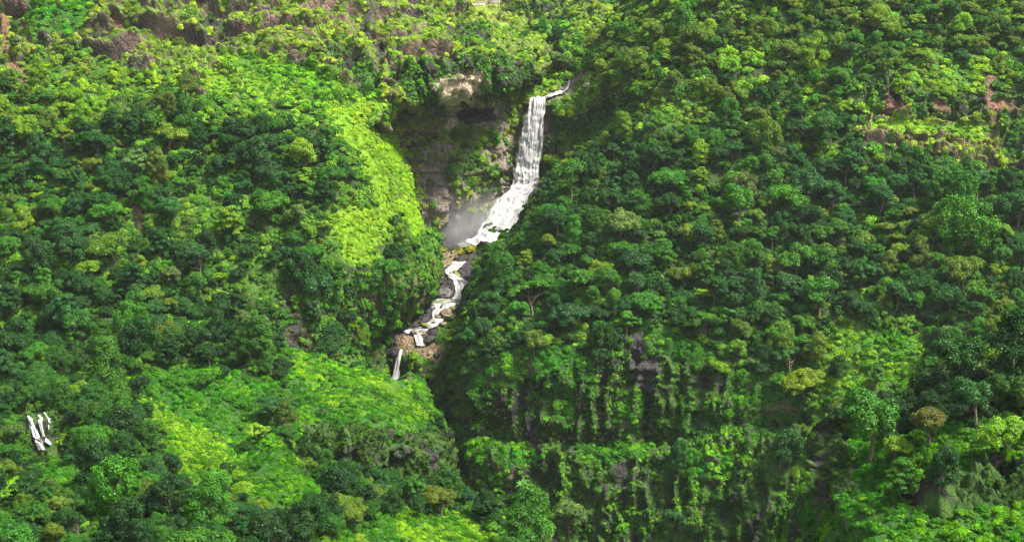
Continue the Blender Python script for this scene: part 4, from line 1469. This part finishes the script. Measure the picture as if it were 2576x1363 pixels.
RANK = ['nearest', 'second', 'third', 'fourth', 'fifth', 'sixth', 'seventh', 'eighth', 'ninth', 'tenth', 'eleventh', 'twelfth', 'thirteenth', 'fourteenth']
mk = np.array([(a_, b_) for a_, b_, _ in MARKS], float)
near_to = {}
for t in SOLO:
    if t['label']:
        continue
    d = np.array(t['uv']) - mk
    k = int(np.argmin((d ** 2).sum(1)))
    w_ = int(round(math.atan2(-d[k, 1], d[k, 0]) / (math.pi / 4))) % 8
    near_to.setdefault((k, w_), []).append((float((d[k] ** 2).sum()), t))
for (k, w_), ls in near_to.items():
    ls.sort(key=lambda q: q[0])
    for r_, (_, t) in enumerate(ls):
        size = 'large' if t['px'] > 62 else 'small' if t['px'] < 40 else 'middle-sized'
        nth = '' if len(ls) == 1 else (RANK[r_] + ' ')
        w3 = SHAPE_WORD[t['shape']]
        if len((w3 + WAYS[w_] + ' ' + MARKS[k][2]).split()) + len(t['colour'].split()) + 3 + 2 * bool(nth) > 15:
            w3 = w3.split()[-1]
        if len(f"{size} {t['colour']} {w3} tree, {nth}{'one ' if nth else ''}{WAYS[w_]} {MARKS[k][2]}".replace('-', ' ').split()) > 16:
            w3 = ''
        t['label'] = f"{size} {t['colour']} {w3} tree, {nth}{'one ' if nth else ''}{WAYS[w_]} {MARKS[k][2]}".replace('  ', ' ')

# single trees
first = {}
for t in SOLO:
    e_ = bpy.data.objects.new('broadleaf_tree', None)
    COL.objects.link(e_)
    e_.location = t['pos'].tolist()
    e_.rotation_euler = (t['lean'][0], t['lean'][1], t['rz'])
    e_.scale = (t['R'], t['R'], t['R'] * t['sq'])
    for nm_ in ('trunk', 'crown'):
        o = bpy.data.objects.new(nm_, PROTO[t['p']][nm_])
        COL.objects.link(o)
        o.parent = e_
        o['tint'] = [float(x) for x in t['tint']]
    t['obj'] = e_
    tag(e_, t['label'] or 'tree', 'tree', 'trees of the valley forest')

# ------------------------------------------------------------------ water
M_FALL = water_material('falling_water', sx=.55, sy=.07, dark=(.25, .245, .245), lo=.34, hi=.58, gaps=.40)
M_STREAM = water_material('rapids_water', sx=.8, sy=.45, dark=(.20, .20, .17), lo=.36, hi=.60, gaps=.72)
M_TRICK = water_material('trickling_water', sx=1.3, sy=.25, dark=(.24, .23, .26), lo=.34, hi=.55, gaps=.62)
M_CASC = water_material('cascade_water', sx=.9, sy=.16, dark=(.30, .30, .30), lo=.34, hi=.6, gaps=.55)


def water_sheet(name, rows, nu, nv, mat, label, on=None, lift=.35, rough=.25, bulge=.0, cat='water', thin_edge=1.0, soft=0.0):
    """rows: (uL, uR, v, D) from top to bottom; on = landform to lie on"""
    a = np.array(rows, float)
    if not on:                                   # the frayed edge lies outside the measured one
        wd = (a[:, 1] - a[:, 0])[:, None]
        a[:, 0:1] -= .12 * wd
        a[:, 1:2] += .12 * wd
    k = len(a)
    t = np.linspace(0, k - 1, nv)
    i = np.minimum(t.astype(int), k - 2)
    f = (t - i)[:, None]
    f = f * f * (3 - 2 * f) * .3 + f * .7
    q = a[i] * (1 - f) + a[i + 1] * f
    # round the corners of the measured outline
    kw = max(3, int(nv / (k - 1) * .9)) | 1
    ker = np.hanning(kw + 2)[1:-1]
    ker /= ker.sum()
    qp = np.concatenate([np.repeat(q[:1], kw // 2, 0), q, np.repeat(q[-1:], kw // 2, 0)])
    q = np.stack([np.convolve(qp[:, c_], ker, 'valid') for c_ in range(4)], 1)
    s = np.linspace(0, 1, nu)
    # wandering edges
    wob = q[:, 1] - q[:, 0]
    eL = q[:, 0] + wob * .045 * fbm(np.stack([q[:, 2] * .06, q[:, 0] * 0 + 1, q[:, 0] * 0], -1), 1, 3, 3)
    eR = q[:, 1] + wob * .045 * fbm(np.stack([q[:, 2] * .06, q[:, 0] * 0 + 9, q[:, 0] * 0], -1), 1, 3, 7)
    U = eL[:, None] + (eR - eL)[:, None] * s
    V_ = np.repeat(q[:, 2:3], nu, 1)
    if on:
        Pw = np.zeros((nv, nu, 3))
        for r in range(nv):
            for c_ in range(nu):
                h = hit(U[r, c_], V_[r, c_], on)
                if h is None:
                    Pw[r, c_] = Pw[r, c_ - 1] if c_ else (Pw[r - 1, c_] if r else world_at(U[r, c_], V_[r, c_], q[r, 3]))
                else:
                    n_ = np.array(h[3])
                    if n_ @ np.array(h[2]) > 0:
                        n_ = -n_
                    Pw[r, c_] = np.array(h[2]) + n_ * lift + np.array([0, 0, .1])
        # smooth so that the sheet does not copy every stone
        for it in range(2):
            Pw[1:-1] = .25 * Pw[:-2] + .5 * Pw[1:-1] + .25 * Pw[2:]
            Pw[:, 1:-1] = .25 * Pw[:, :-2] + .5 * Pw[:, 1:-1] + .25 * Pw[:, 2:]
    else:
        Pw = world_at(U, V_, np.repeat(q[:, 3:4], nu, 1))
    w_m = np.concatenate([np.zeros((nv, 1)), np.cumsum(np.linalg.norm(np.diff(Pw, axis=1), axis=-1), 1)], 1)
    l_m = np.concatenate([np.zeros((1, nu)), np.cumsum(np.linalg.norm(np.diff(Pw, axis=0), axis=-1), 0)], 0)
    w_c = w_m - w_m.mean(1, keepdims=True)
    n_ = np.cross(np.gradient(Pw, axis=1), np.gradient(Pw, axis=0))
    n_ /= np.linalg.norm(n_, axis=-1, keepdims=True) + 1e-9
    if (n_ * -Pw).sum(-1).mean() < 0:
        n_ = -n_
    q3 = np.stack([w_c, l_m * .14, 0 * w_c], -1)
    strand = fbm(q3, .9, 3, 12.0)
    puff = fbm(np.stack([w_c, l_m, 0 * w_c], -1), 2.2, 3, 20.0)
    x = np.abs(s - .5) * 2
    dome = np.sqrt(np.clip(1 - x ** 2, 0, 1))[None]
    lt = (l_m / l_m.max())
    Pw = Pw + n_ * ((strand * rough + puff * rough * (.4 + soft * lt * 2))[..., None] + (bulge * dome)[..., None])
    thin = np.clip((x[None] - .55) / .45, 0, 1) * thin_edge + 0 * w_c
    me = mesh_from_arrays(name, Pw.reshape(-1, 3), grid_faces(nv, nu), mat, attrs={'thin': ('FLOAT', thin.ravel())})
    uvl = me.uv_layers.new(name='flow')
    li = np.zeros(len(me.loops), np.int32)
    me.loops.foreach_get('vertex_index', li)
    uvs = np.stack([w_c.ravel(), l_m.ravel()], 1)[li]
    uvl.data.foreach_set('uv', np.ascontiguousarray(uvs, np.float32).ravel())
    o = link(name, me)
    tag(o, label, cat, kind='structure')
    return o


SB = ['stream_bed']
water_sheet('waterfall', [
    (1333, 1371, 254, 541), (1333, 1371, 259, 538), (1331, 1371, 264, 536), (1321, 1366, 300, 535), (1307, 1361, 365, 534), (1297, 1354, 425, 533),
    (1288, 1349, 468, 531), (1278, 1338, 488, 528), (1250, 1328, 505, 525), (1231, 1318, 535, 521), (1222, 1304, 560, 517),
    (1211, 1292, 585, 512), (1190, 1290, 604, 508), (1150, 1290, 622, 504)], 60, 260, M_FALL,
    'tall white waterfall dropping from the notch and fanning out at its foot', rough=.42, bulge=1.6, soft=.8)
water_sheet('headstream', [(1414, 1434, 227, 555), (1402, 1430, 234, 552), (1382, 1418, 242, 549), (1362, 1396, 249, 546), (1334, 1374, 257, 543)],
            20, 50, M_STREAM, 'white stream running to the lip of the tall waterfall', on=['valley_plateau', 'amphitheatre_cliff'], lift=.9, rough=.15)
water_sheet('upland_brook', [(1429, 1438, 205, 580), (1428, 1440, 212, 575), (1426, 1434, 222, 568), (1420, 1431, 230, 560)],
            8, 24, M_STREAM, 'short white cascade under trees above the headstream', on=['valley_plateau', 'amphitheatre_cliff'], lift=.5, rough=.1)
water_sheet('plunge_pool', [(1105, 1260, 606, 520), (1110, 1270, 614, 515), (1128, 1262, 621, 510), (1146, 1240, 627, 507)], 30, 16, M_STREAM,
            'foaming pool at the foot of the tall waterfall', on=SB, lift=.5, rough=.15)
water_sheet('rapids', [(1138, 1178, 660, 490), (1125, 1170, 672, 488), (1112, 1152, 684, 484), (1120, 1150, 694, 480), (1126, 1168, 702, 477), (1136, 1186, 712, 474)],
            26, 60, M_STREAM, 'upper white rapids sliding over brown rock', on=SB, lift=.35, rough=.18)
water_sheet('cascade', [(1137, 1187, 710, 474), (1140, 1186, 722, 472), (1141, 1178, 736, 470), (1138, 1170, 750, 468), (1128, 1168, 757, 467)],
            30, 50, M_CASC, 'short white cascade between the upper rapids and the still pool', on=SB, lift=.45, rough=.25)
water_sheet('still_pool', [(1100, 1166, 753, 467), (1094, 1168, 760, 465), (1085, 1165, 768, 461)], 24, 16,
            water_material('still_water', sx=.3, sy=.5, dark=(.10, .11, .06), lo=.45, hi=.72, gaps=.0), 'dark greenish pool below the short cascade', on=SB, lift=.3, rough=.05)
water_sheet('rapids', [(1080, 1160, 766, 461), (1076, 1154, 777, 458), (1080, 1130, 790, 456), (1082, 1128, 803, 454), (1070, 1112, 815, 452), (1050, 1108, 824, 451), (1006, 1088, 833, 449), (1012, 1070, 841, 448)],
            44, 90, M_STREAM, 'broad lower rapids broken by boulders', on=SB, lift=.35, rough=.2)
water_sheet('cascade', [(1036, 1068, 838, 448), (1040, 1064, 848, 447), (1044, 1068, 858, 446), (1044, 1074, 867, 446), (1046, 1072, 873, 445)],
            24, 40, M_CASC, 'smooth white chute pouring through the tan rock platform', on=SB, lift=.45, rough=.2)
water_sheet('lower_waterfall', [(1006, 1014, 884, 444), (1002, 1012, 890, 442.5), (997, 1009, 905, 441.5), (992, 1006, 925, 441), (987, 1005, 945, 440.5), (978, 1003, 965, 439.5), (972, 1004, 984, 438)],
            20, 90, M_FALL, 'slender white lower waterfall beside the green mound', rough=.3, bulge=.8)
FB = ['wooded_foothill']
water_sheet('small_waterfall', [(70, 79, 1046, 292), (73, 84, 1058, 292), (76, 92, 1070, 291), (80, 100, 1085, 290), (84, 107, 1100, 289), (90, 113, 1115, 288), (98, 117, 1134, 287)],
            20, 70, M_CASC, 'left and widest of the small white cascades in the dark wood', on=FB, lift=.4, rough=.3)
water_sheet('small_waterfall', [(95, 104, 1047, 292), (98, 109, 1060, 291), (103, 112, 1075, 290), (107, 114, 1090, 289), (109, 119, 1100, 289), (113, 128, 1113, 288), (124, 134, 1124, 288)],
            14, 60, M_CASC, 'middle small white cascade in the dark wood', on=FB, lift=.4, rough=.25)
water_sheet('small_waterfall', [(111, 116, 1040, 293), (117, 122, 1048, 292), (121, 125, 1058, 291), (122, 127, 1070, 291), (124, 127, 1082, 290)],
            8, 40, M_CASC, 'thin right-hand trickle of the small cascades in the dark wood', on=FB, lift=.4, rough=.12)

# ------------------------------------------------------------------ boulders
M_ROCK = rock_material('wet_basalt', (.055, .045, .042))
M_BROWN = rock_material('brown_boulder', (.16, .11, .075))
M_MOSSY = rock_material('mossy_boulder', (.10, .075, .05), moss=.45)
M_PALE = rock_material('pale_boulder', (.34, .27, .19))


def boulder_mesh(seed, mat):
    g = np.random.default_rng(seed)
    n, m = 22, 32
    th = np.linspace(.02, math.pi - .02, n)[:, None]
    ph = np.linspace(0, 2 * math.pi, m + 1)[None, :]
    d = np.stack([np.sin(th) * np.cos(ph), np.sin(th) * np.sin(ph), np.cos(th) + 0 * ph], -1)
    r = 1 + .30 * fbm(d + seed, .9, 2) + .12 * fbm(d + seed, .35, 3)
    # a few flat broken faces
    for k in range(7):
        f = unit(1, -.4, g)[0]
        c_ = g.uniform(.62, .9)
        dot = (d * f).sum(-1)
        r = np.where(dot * r > c_, c_ / np.maximum(dot, 1e-3), r)
    V = d * r[..., None] * np.array([1, .8, .62])
    return mesh_from_arrays('boulder', V.reshape(-1, 3), grid_faces(n, m + 1, True), mat)


BOULDERS = [
    (1147, 690, 15, M_MOSSY, 'mossy boulder at the right bank of the upper rapids'),
    (1160, 686, 12, M_ROCK, 'dark boulder behind the mossy one by the upper rapids'),
    (1115, 738, 26, M_ROCK, 'big dark rock left of the short cascade'),
    (1137, 754, 5, M_ROCK, 'small dark stone splitting the foot of the short cascade'),
    (1148, 751, 5, M_ROCK, 'second small stone at the foot of the short cascade'),
    (1085, 758, 11, M_MOSSY, 'round mossy boulder at the left edge of the still pool'),
    (1076, 782, 9, M_ROCK, 'dark slab at the left edge of the broad rapids'),
    (1090, 778, 9, M_ROCK, 'dark rock splitting the top of the broad rapids'),
    (1111, 771, 8, M_ROCK, 'low dark stone just below the still pool'),
    (1121, 787, 20, M_BROWN, 'large brown boulder in the middle of the broad rapids'),
    (1104, 797, 12, M_BROWN, 'brown boulder left of the large one in the broad rapids'),
    (1134, 795, 14, M_MOSSY, 'yellow-mossed boulder right of the large brown one'),
    (1138, 776, 12, M_MOSSY, 'mossed boulder behind the yellow-mossed one'),
    (1153, 772, 7, M_ROCK, 'dark stone at the right edge of the broad rapids'),
    (1092, 812, 7, M_ROCK, 'small dark boulder in the narrows of the broad rapids'),
    (1115, 814, 10, M_BROWN, 'flat brown boulder right of the narrows'),
    (1070, 818, 13, M_MOSSY, 'dark mossy boulder on the left bank at the narrows'),
    (1038, 838, 14, M_ROCK, 'dark flat rock dividing the flow above the white chute'),
    (1066, 841, 9, M_BROWN, 'brown rock right of the divided flow'),
    (1083, 852, 17, M_ROCK, 'large dark hollow boulder on the tan platform'),
    (1084, 888, 8, M_PALE, 'pale square block below the tan platform'),
    (1098, 893, 10, M_ROCK, 'dark block beside the pale square block'),
    (1150, 648, 9, M_ROCK, 'dark boulder in the gap below the plunge pool'),
    (1138, 634, 7, M_MOSSY, 'small mossy stone on the pool rim'),
    (1120, 648, 10, M_BROWN, 'brown boulder on the left bank below the pool'),
    (1160, 628, 7, M_ROCK, 'small dark stone at the outlet of the pool'),
]
for k, (u, v, rp, mat, lab) in enumerate(BOULDERS):
    h = hit(u, v + rp * .25, SB)
    if h is None:
        continue
    R = rp * h[1] / F_PX * 1.0
    o = link('boulder', boulder_mesh(40 + k, mat))
    o.location = h[2] + Vector((0, -.1 * R, .25 * R))
    o.rotation_euler = (0, 0, rng.uniform(0, 6.28))
    o.scale = (R, R, R)
    tag(o, lab, 'boulder', 'boulders in the stream')

# ------------------------------------------------------------------ shrubs, banana plants and the far wall
for (u, v, rp, lab) in [(1158, 634, 15, 'small yellow shrub in front of the plunge pool'),
                        (1180, 627, 17, 'rounder yellow shrub right of the small one by the plunge pool'),
                        (1208, 618, 14, 'yellowish shrub nearest the foot of the tall waterfall'),
                        (1112, 628, 14, 'green-yellow shrub on the left rim of the plunge pool')]:
    h = hit(u, v + rp * .6)
    if not h:
        continue
    R = rp * h[1] / F_PX
    o = link('shrub', BUSH[int(rng.integers(0, 5))])
    o.location = h[2]
    o.scale = (R * 1.1, R * 1.1, R * 1.5)
    o['tint'] = [.26, .27, .015]
    tag(o, lab, 'shrub', 'yellow shrubs by the pool')


def banana_leaf(a, tilt, ln, wd):
    n = 10
    t = np.linspace(0, 1, n)
    r = ln * t
    z = tilt * ln * t - .75 * ln * t ** 2
    w_ = wd * np.sin(math.pi * np.clip(t * .92 + .06, 0, 1)) ** .7
    x = np.stack([r * math.cos(a), r * math.sin(a), z], 1)
    sd_ = np.array([-math.sin(a), math.cos(a), 0])
    V = np.stack([x - sd_ * w_[:, None] + np.array([0, 0, .12 * wd]), x, x + sd_ * w_[:, None] + np.array([0, 0, .12 * wd])], 1)
    return V.reshape(-1, 3), grid_faces(n, 3)


def banana_plant(u, v, wpx, lab):
    h = hit(u, v + wpx * .2)
    if not h:
        return
    S = wpx * h[1] / F_PX / 2
    root = bpy.data.objects.new('banana_plant', None)
    COL.objects.link(root)
    root.location = h[2]
    root.rotation_euler = (math.radians(25), 0, 0)
    root.scale = (S, S, S)
    tag(root, lab, 'banana plant', 'wild banana plants on the cliff')
    V, Fc = tube([(0, 0, -.2), (0, 0, .3), (0, 0, .62)], [.12, .10, .05], 8)
    o = link('stem', mesh_from_arrays('stem', V, Fc, M_BARK), root)
    for k in range(9):
        V, Fc = banana_leaf(k * 2.4 + .3, rng.uniform(.5, 1.3), rng.uniform(.8, 1.15), rng.uniform(.13, .19))
        me = mesh_from_arrays('leaf', V + np.array([0, 0, .55]), Fc, M_LEAF, attrs={'leaf_tone': ('FLOAT', np.full(len(V), .6))})
        o = link('leaf', me, root)
        o['tint'] = [.06, .19, .03]


banana_plant(1229, 1009, 30, 'star-shaped banana plant high on the mossy cliff')
banana_plant(1312, 1218, 32, 'banana plant in the middle of the cliff below the green ledge')
banana_plant(1336, 1308, 36, 'lowest banana plant just above the bright spreading tree')
banana_plant(1300, 1270, 24, 'small banana plant midway down the lower cliff')
banana_plant(1150, 1180, 24, 'banana plant on the green bank beside the grassy spur')

# retaining wall of the far meadow, pale concrete with pilasters
M_WALL = bark_material('pale_concrete', (.34, .28, .24))


def box(c0, ex, ey, h0, h1, t):
    """a slab from c0 along ex for ey metres, t thick"""
    a = np.array(c0)
    d = np.array(ex)
    nrm = np.array([-d[1], d[0], 0]) * t
    p = [a, a + d * ey, a + d * ey + nrm, a + nrm]
    V = np.array([q + np.array([0, 0, h0]) for q in p] + [q + np.array([0, 0, h1]) for q in p])
    Fc = np.array([(0, 1, 5, 4), (1, 2, 6, 5), (2, 3, 7, 6), (3, 0, 4, 7), (4, 5, 6, 7), (3, 2, 1, 0)])
    return V, Fc


for (u0, u1, v, vt, lab) in [(1172, 1224, 17, 7, 'long low pale wall with pilasters at the back of the far meadow'),
                             (1225, 1256, 14, 3, 'shorter and taller pale wall end on the far meadow')]:
    h0, h1 = hit(u0, v, ['valley_plateau']), hit(u1, v, ['valley_plateau'])
    if not (h0 and h1):
        continue
    p0, p1 = np.array(h0[2]), np.array(h1[2])
    p1[2] = p0[2] = max(p0[2], p1[2])
    d = p1 - p0
    Lm = np.linalg.norm(d)
    d /= Lm
    H_ = (v - vt) * p0[1] / F_PX
    root = bpy.data.objects.new('boundary_wall', None)
    COL.objects.link(root)
    tag(root, lab, 'wall', 'pale walls of the far meadow')
    V, Fc = box(p0, d, Lm, -2, H_, .5)
    link('wall_face', mesh_from_arrays('wall_face', V, Fc, M_WALL, smooth=False), root)
    V, Fc = box(p0 - np.array([0, .12, 0]), d, Lm, H_ + .003, H_ + .3, .75)
    link('coping', mesh_from_arrays('coping', V, Fc, M_WALL, smooth=False), root)
    nP = max(3, int(Lm / 2.2))
    for k in range(nP):
        V, Fc = box(p0 + d * (Lm * k / (nP - 1) - (.3 if k else 0)) - np.array([0, .18, 0]), d, .3, -2, H_ - .003, .17)
        link('pilaster', mesh_from_arrays('pilaster', V, Fc, M_WALL, smooth=False), root)

# ------------------------------------------------------------------ spray and air
def volume_obj(name, verts, faces, density, colour, label, cat, noise=False, aniso=0.2):
    me = bpy.data.meshes.new(name)
    me.from_pydata(verts, [], faces)
    m, nt, out = new_mat(name)
    pv = N(nt, 'ShaderNodeVolumePrincipled')
    pv.inputs['Color'].default_value = (*colour, 1)
    pv.inputs['Anisotropy'].default_value = aniso
    if noise:
        tc = N(nt, 'ShaderNodeTexCoord')
        ln_ = N(nt, 'ShaderNodeVectorMath', operation='LENGTH')
        L(nt, tc.outputs['Object'], ln_.inputs[0])
        f = mathn(nt, 'SUBTRACT', 1.0, ln_.outputs['Value'], clamp=True)
        f = mathn(nt, 'POWER', f, 1.3)
        no = N(nt, 'ShaderNodeTexNoise')
        no.inputs['Scale'].default_value = 2.2
        no.inputs['Detail'].default_value = 3
        L(nt, tc.outputs['Object'], no.inputs['Vector'])
        g = mathn(nt, 'MULTIPLY', mathn(nt, 'SUBTRACT', no.outputs['Fac'], .32, clamp=True), 3.0)
        f = mathn(nt, 'MULTIPLY', mathn(nt, 'MULTIPLY', f, g), density)
        L(nt, f, pv.inputs['Density'])
    else:
        pv.inputs['Density'].default_value = density
        m.cycles.homogeneous_volume = True
    L(nt, pv.outputs[0], out.inputs['Volume'])
    me.materials.append(m)
    o = link(name, me)
    tag(o, label, cat, kind='stuff')
    return o


def ball(n=14, m=24):
    V, Fc = [], []
    for i in range(n + 1):
        th = math.pi * i / n
        for j in range(m):
            V.append((math.sin(th) * math.cos(2 * math.pi * j / m), math.sin(th) * math.sin(2 * math.pi * j / m), math.cos(th)))
    for i in range(n):
        for j in range(m):
            a, b = i * m + j, i * m + (j + 1) % m
            Fc.append((a, a + m, b + m, b))
    return V, Fc


V, Fc = ball()
mist = volume_obj('mist', V, Fc, .15, (.95, .95, .98), 'pale spray drifting at the foot of the tall waterfall', 'mist', noise=True)
mist.location = world_at(1135, 580, 519)
mist.scale = (26, 14, 19)
mist = volume_obj('mist', V, Fc, .05, (.94, .95, .97), 'white spray hanging round the fan of the tall waterfall', 'mist', noise=True)
mist.location = world_at(1255, 555, 514)
mist.scale = (12, 9, 14)
xb, y0b, y1b, zb0, zb1 = 900, -30, 1250, -179.5, 30
V = [(x, y, z) for z in (zb0, zb1) for y in (y0b, y1b) for x in (-xb, xb)]
Fc = [(0, 2, 3, 1), (4, 5, 7, 6), (0, 1, 5, 4), (2, 6, 7, 3), (0, 4, 6, 2), (1, 3, 7, 5)]
volume_obj('haze', V, Fc, .00004, (.90, .95, 1.0), 'thin pale haze filling the valley', 'haze')


# ------------------------------------------------------------------ light
SUN_EL, SUN_AZ = 58.0, 110.0       # azimuth measured from +Y (away from the camera) towards +X
sd = bpy.data.lights.new('sun', 'SUN')
so = bpy.data.objects.new('sun', sd)
COL.objects.link(so)
sd.energy = 4.0
sd.angle = math.radians(11)
sd.color = (1.0, .95, .85)
e, a = math.radians(SUN_EL), math.radians(SUN_AZ)
sdir = Vector((math.sin(a) * math.cos(e), math.cos(a) * math.cos(e), math.sin(e)))
so.rotation_euler = sdir.to_track_quat('Z', 'Y').to_euler()
w = bpy.data.worlds.new('World')
scene.world = w
w.use_nodes = True
nt = w.node_tree
bg = nt.nodes['Background']
sky = nt.nodes.new('ShaderNodeTexSky')
sky.sky_type = 'NISHITA'
sky.sun_disc = False
sky.sun_elevation = e
sky.sun_rotation = a
sky.air_density = 1.0
sky.dust_density = 3.0
hs = nt.nodes.new('ShaderNodeHueSaturation')      # thin bright overcast
hs.inputs['Saturation'].default_value = .45
nt.links.new(sky.outputs[0], hs.inputs['Color'])
nt.links.new(hs.outputs[0], bg.inputs[0])
bg.inputs[1].default_value = .11

scene.view_settings.view_transform = 'Standard'
scene.view_settings.look = 'None'
scene.view_settings.exposure = 1.38
scene.view_settings.gamma = 1
c = scene.cycles
c.max_bounces = 5
c.diffuse_bounces = 3
c.glossy_bounces = 1
c.transmission_bounces = 3
c.transparent_max_bounces = 8
c.volume_bounces = 1
c.use_adaptive_sampling = True
c.adaptive_threshold = .03
c.caustics_reflective = False
c.caustics_refractive = False
c.use_denoising = True
c.pixel_filter_type = 'BLACKMAN_HARRIS'
c.filter_width = 1.15
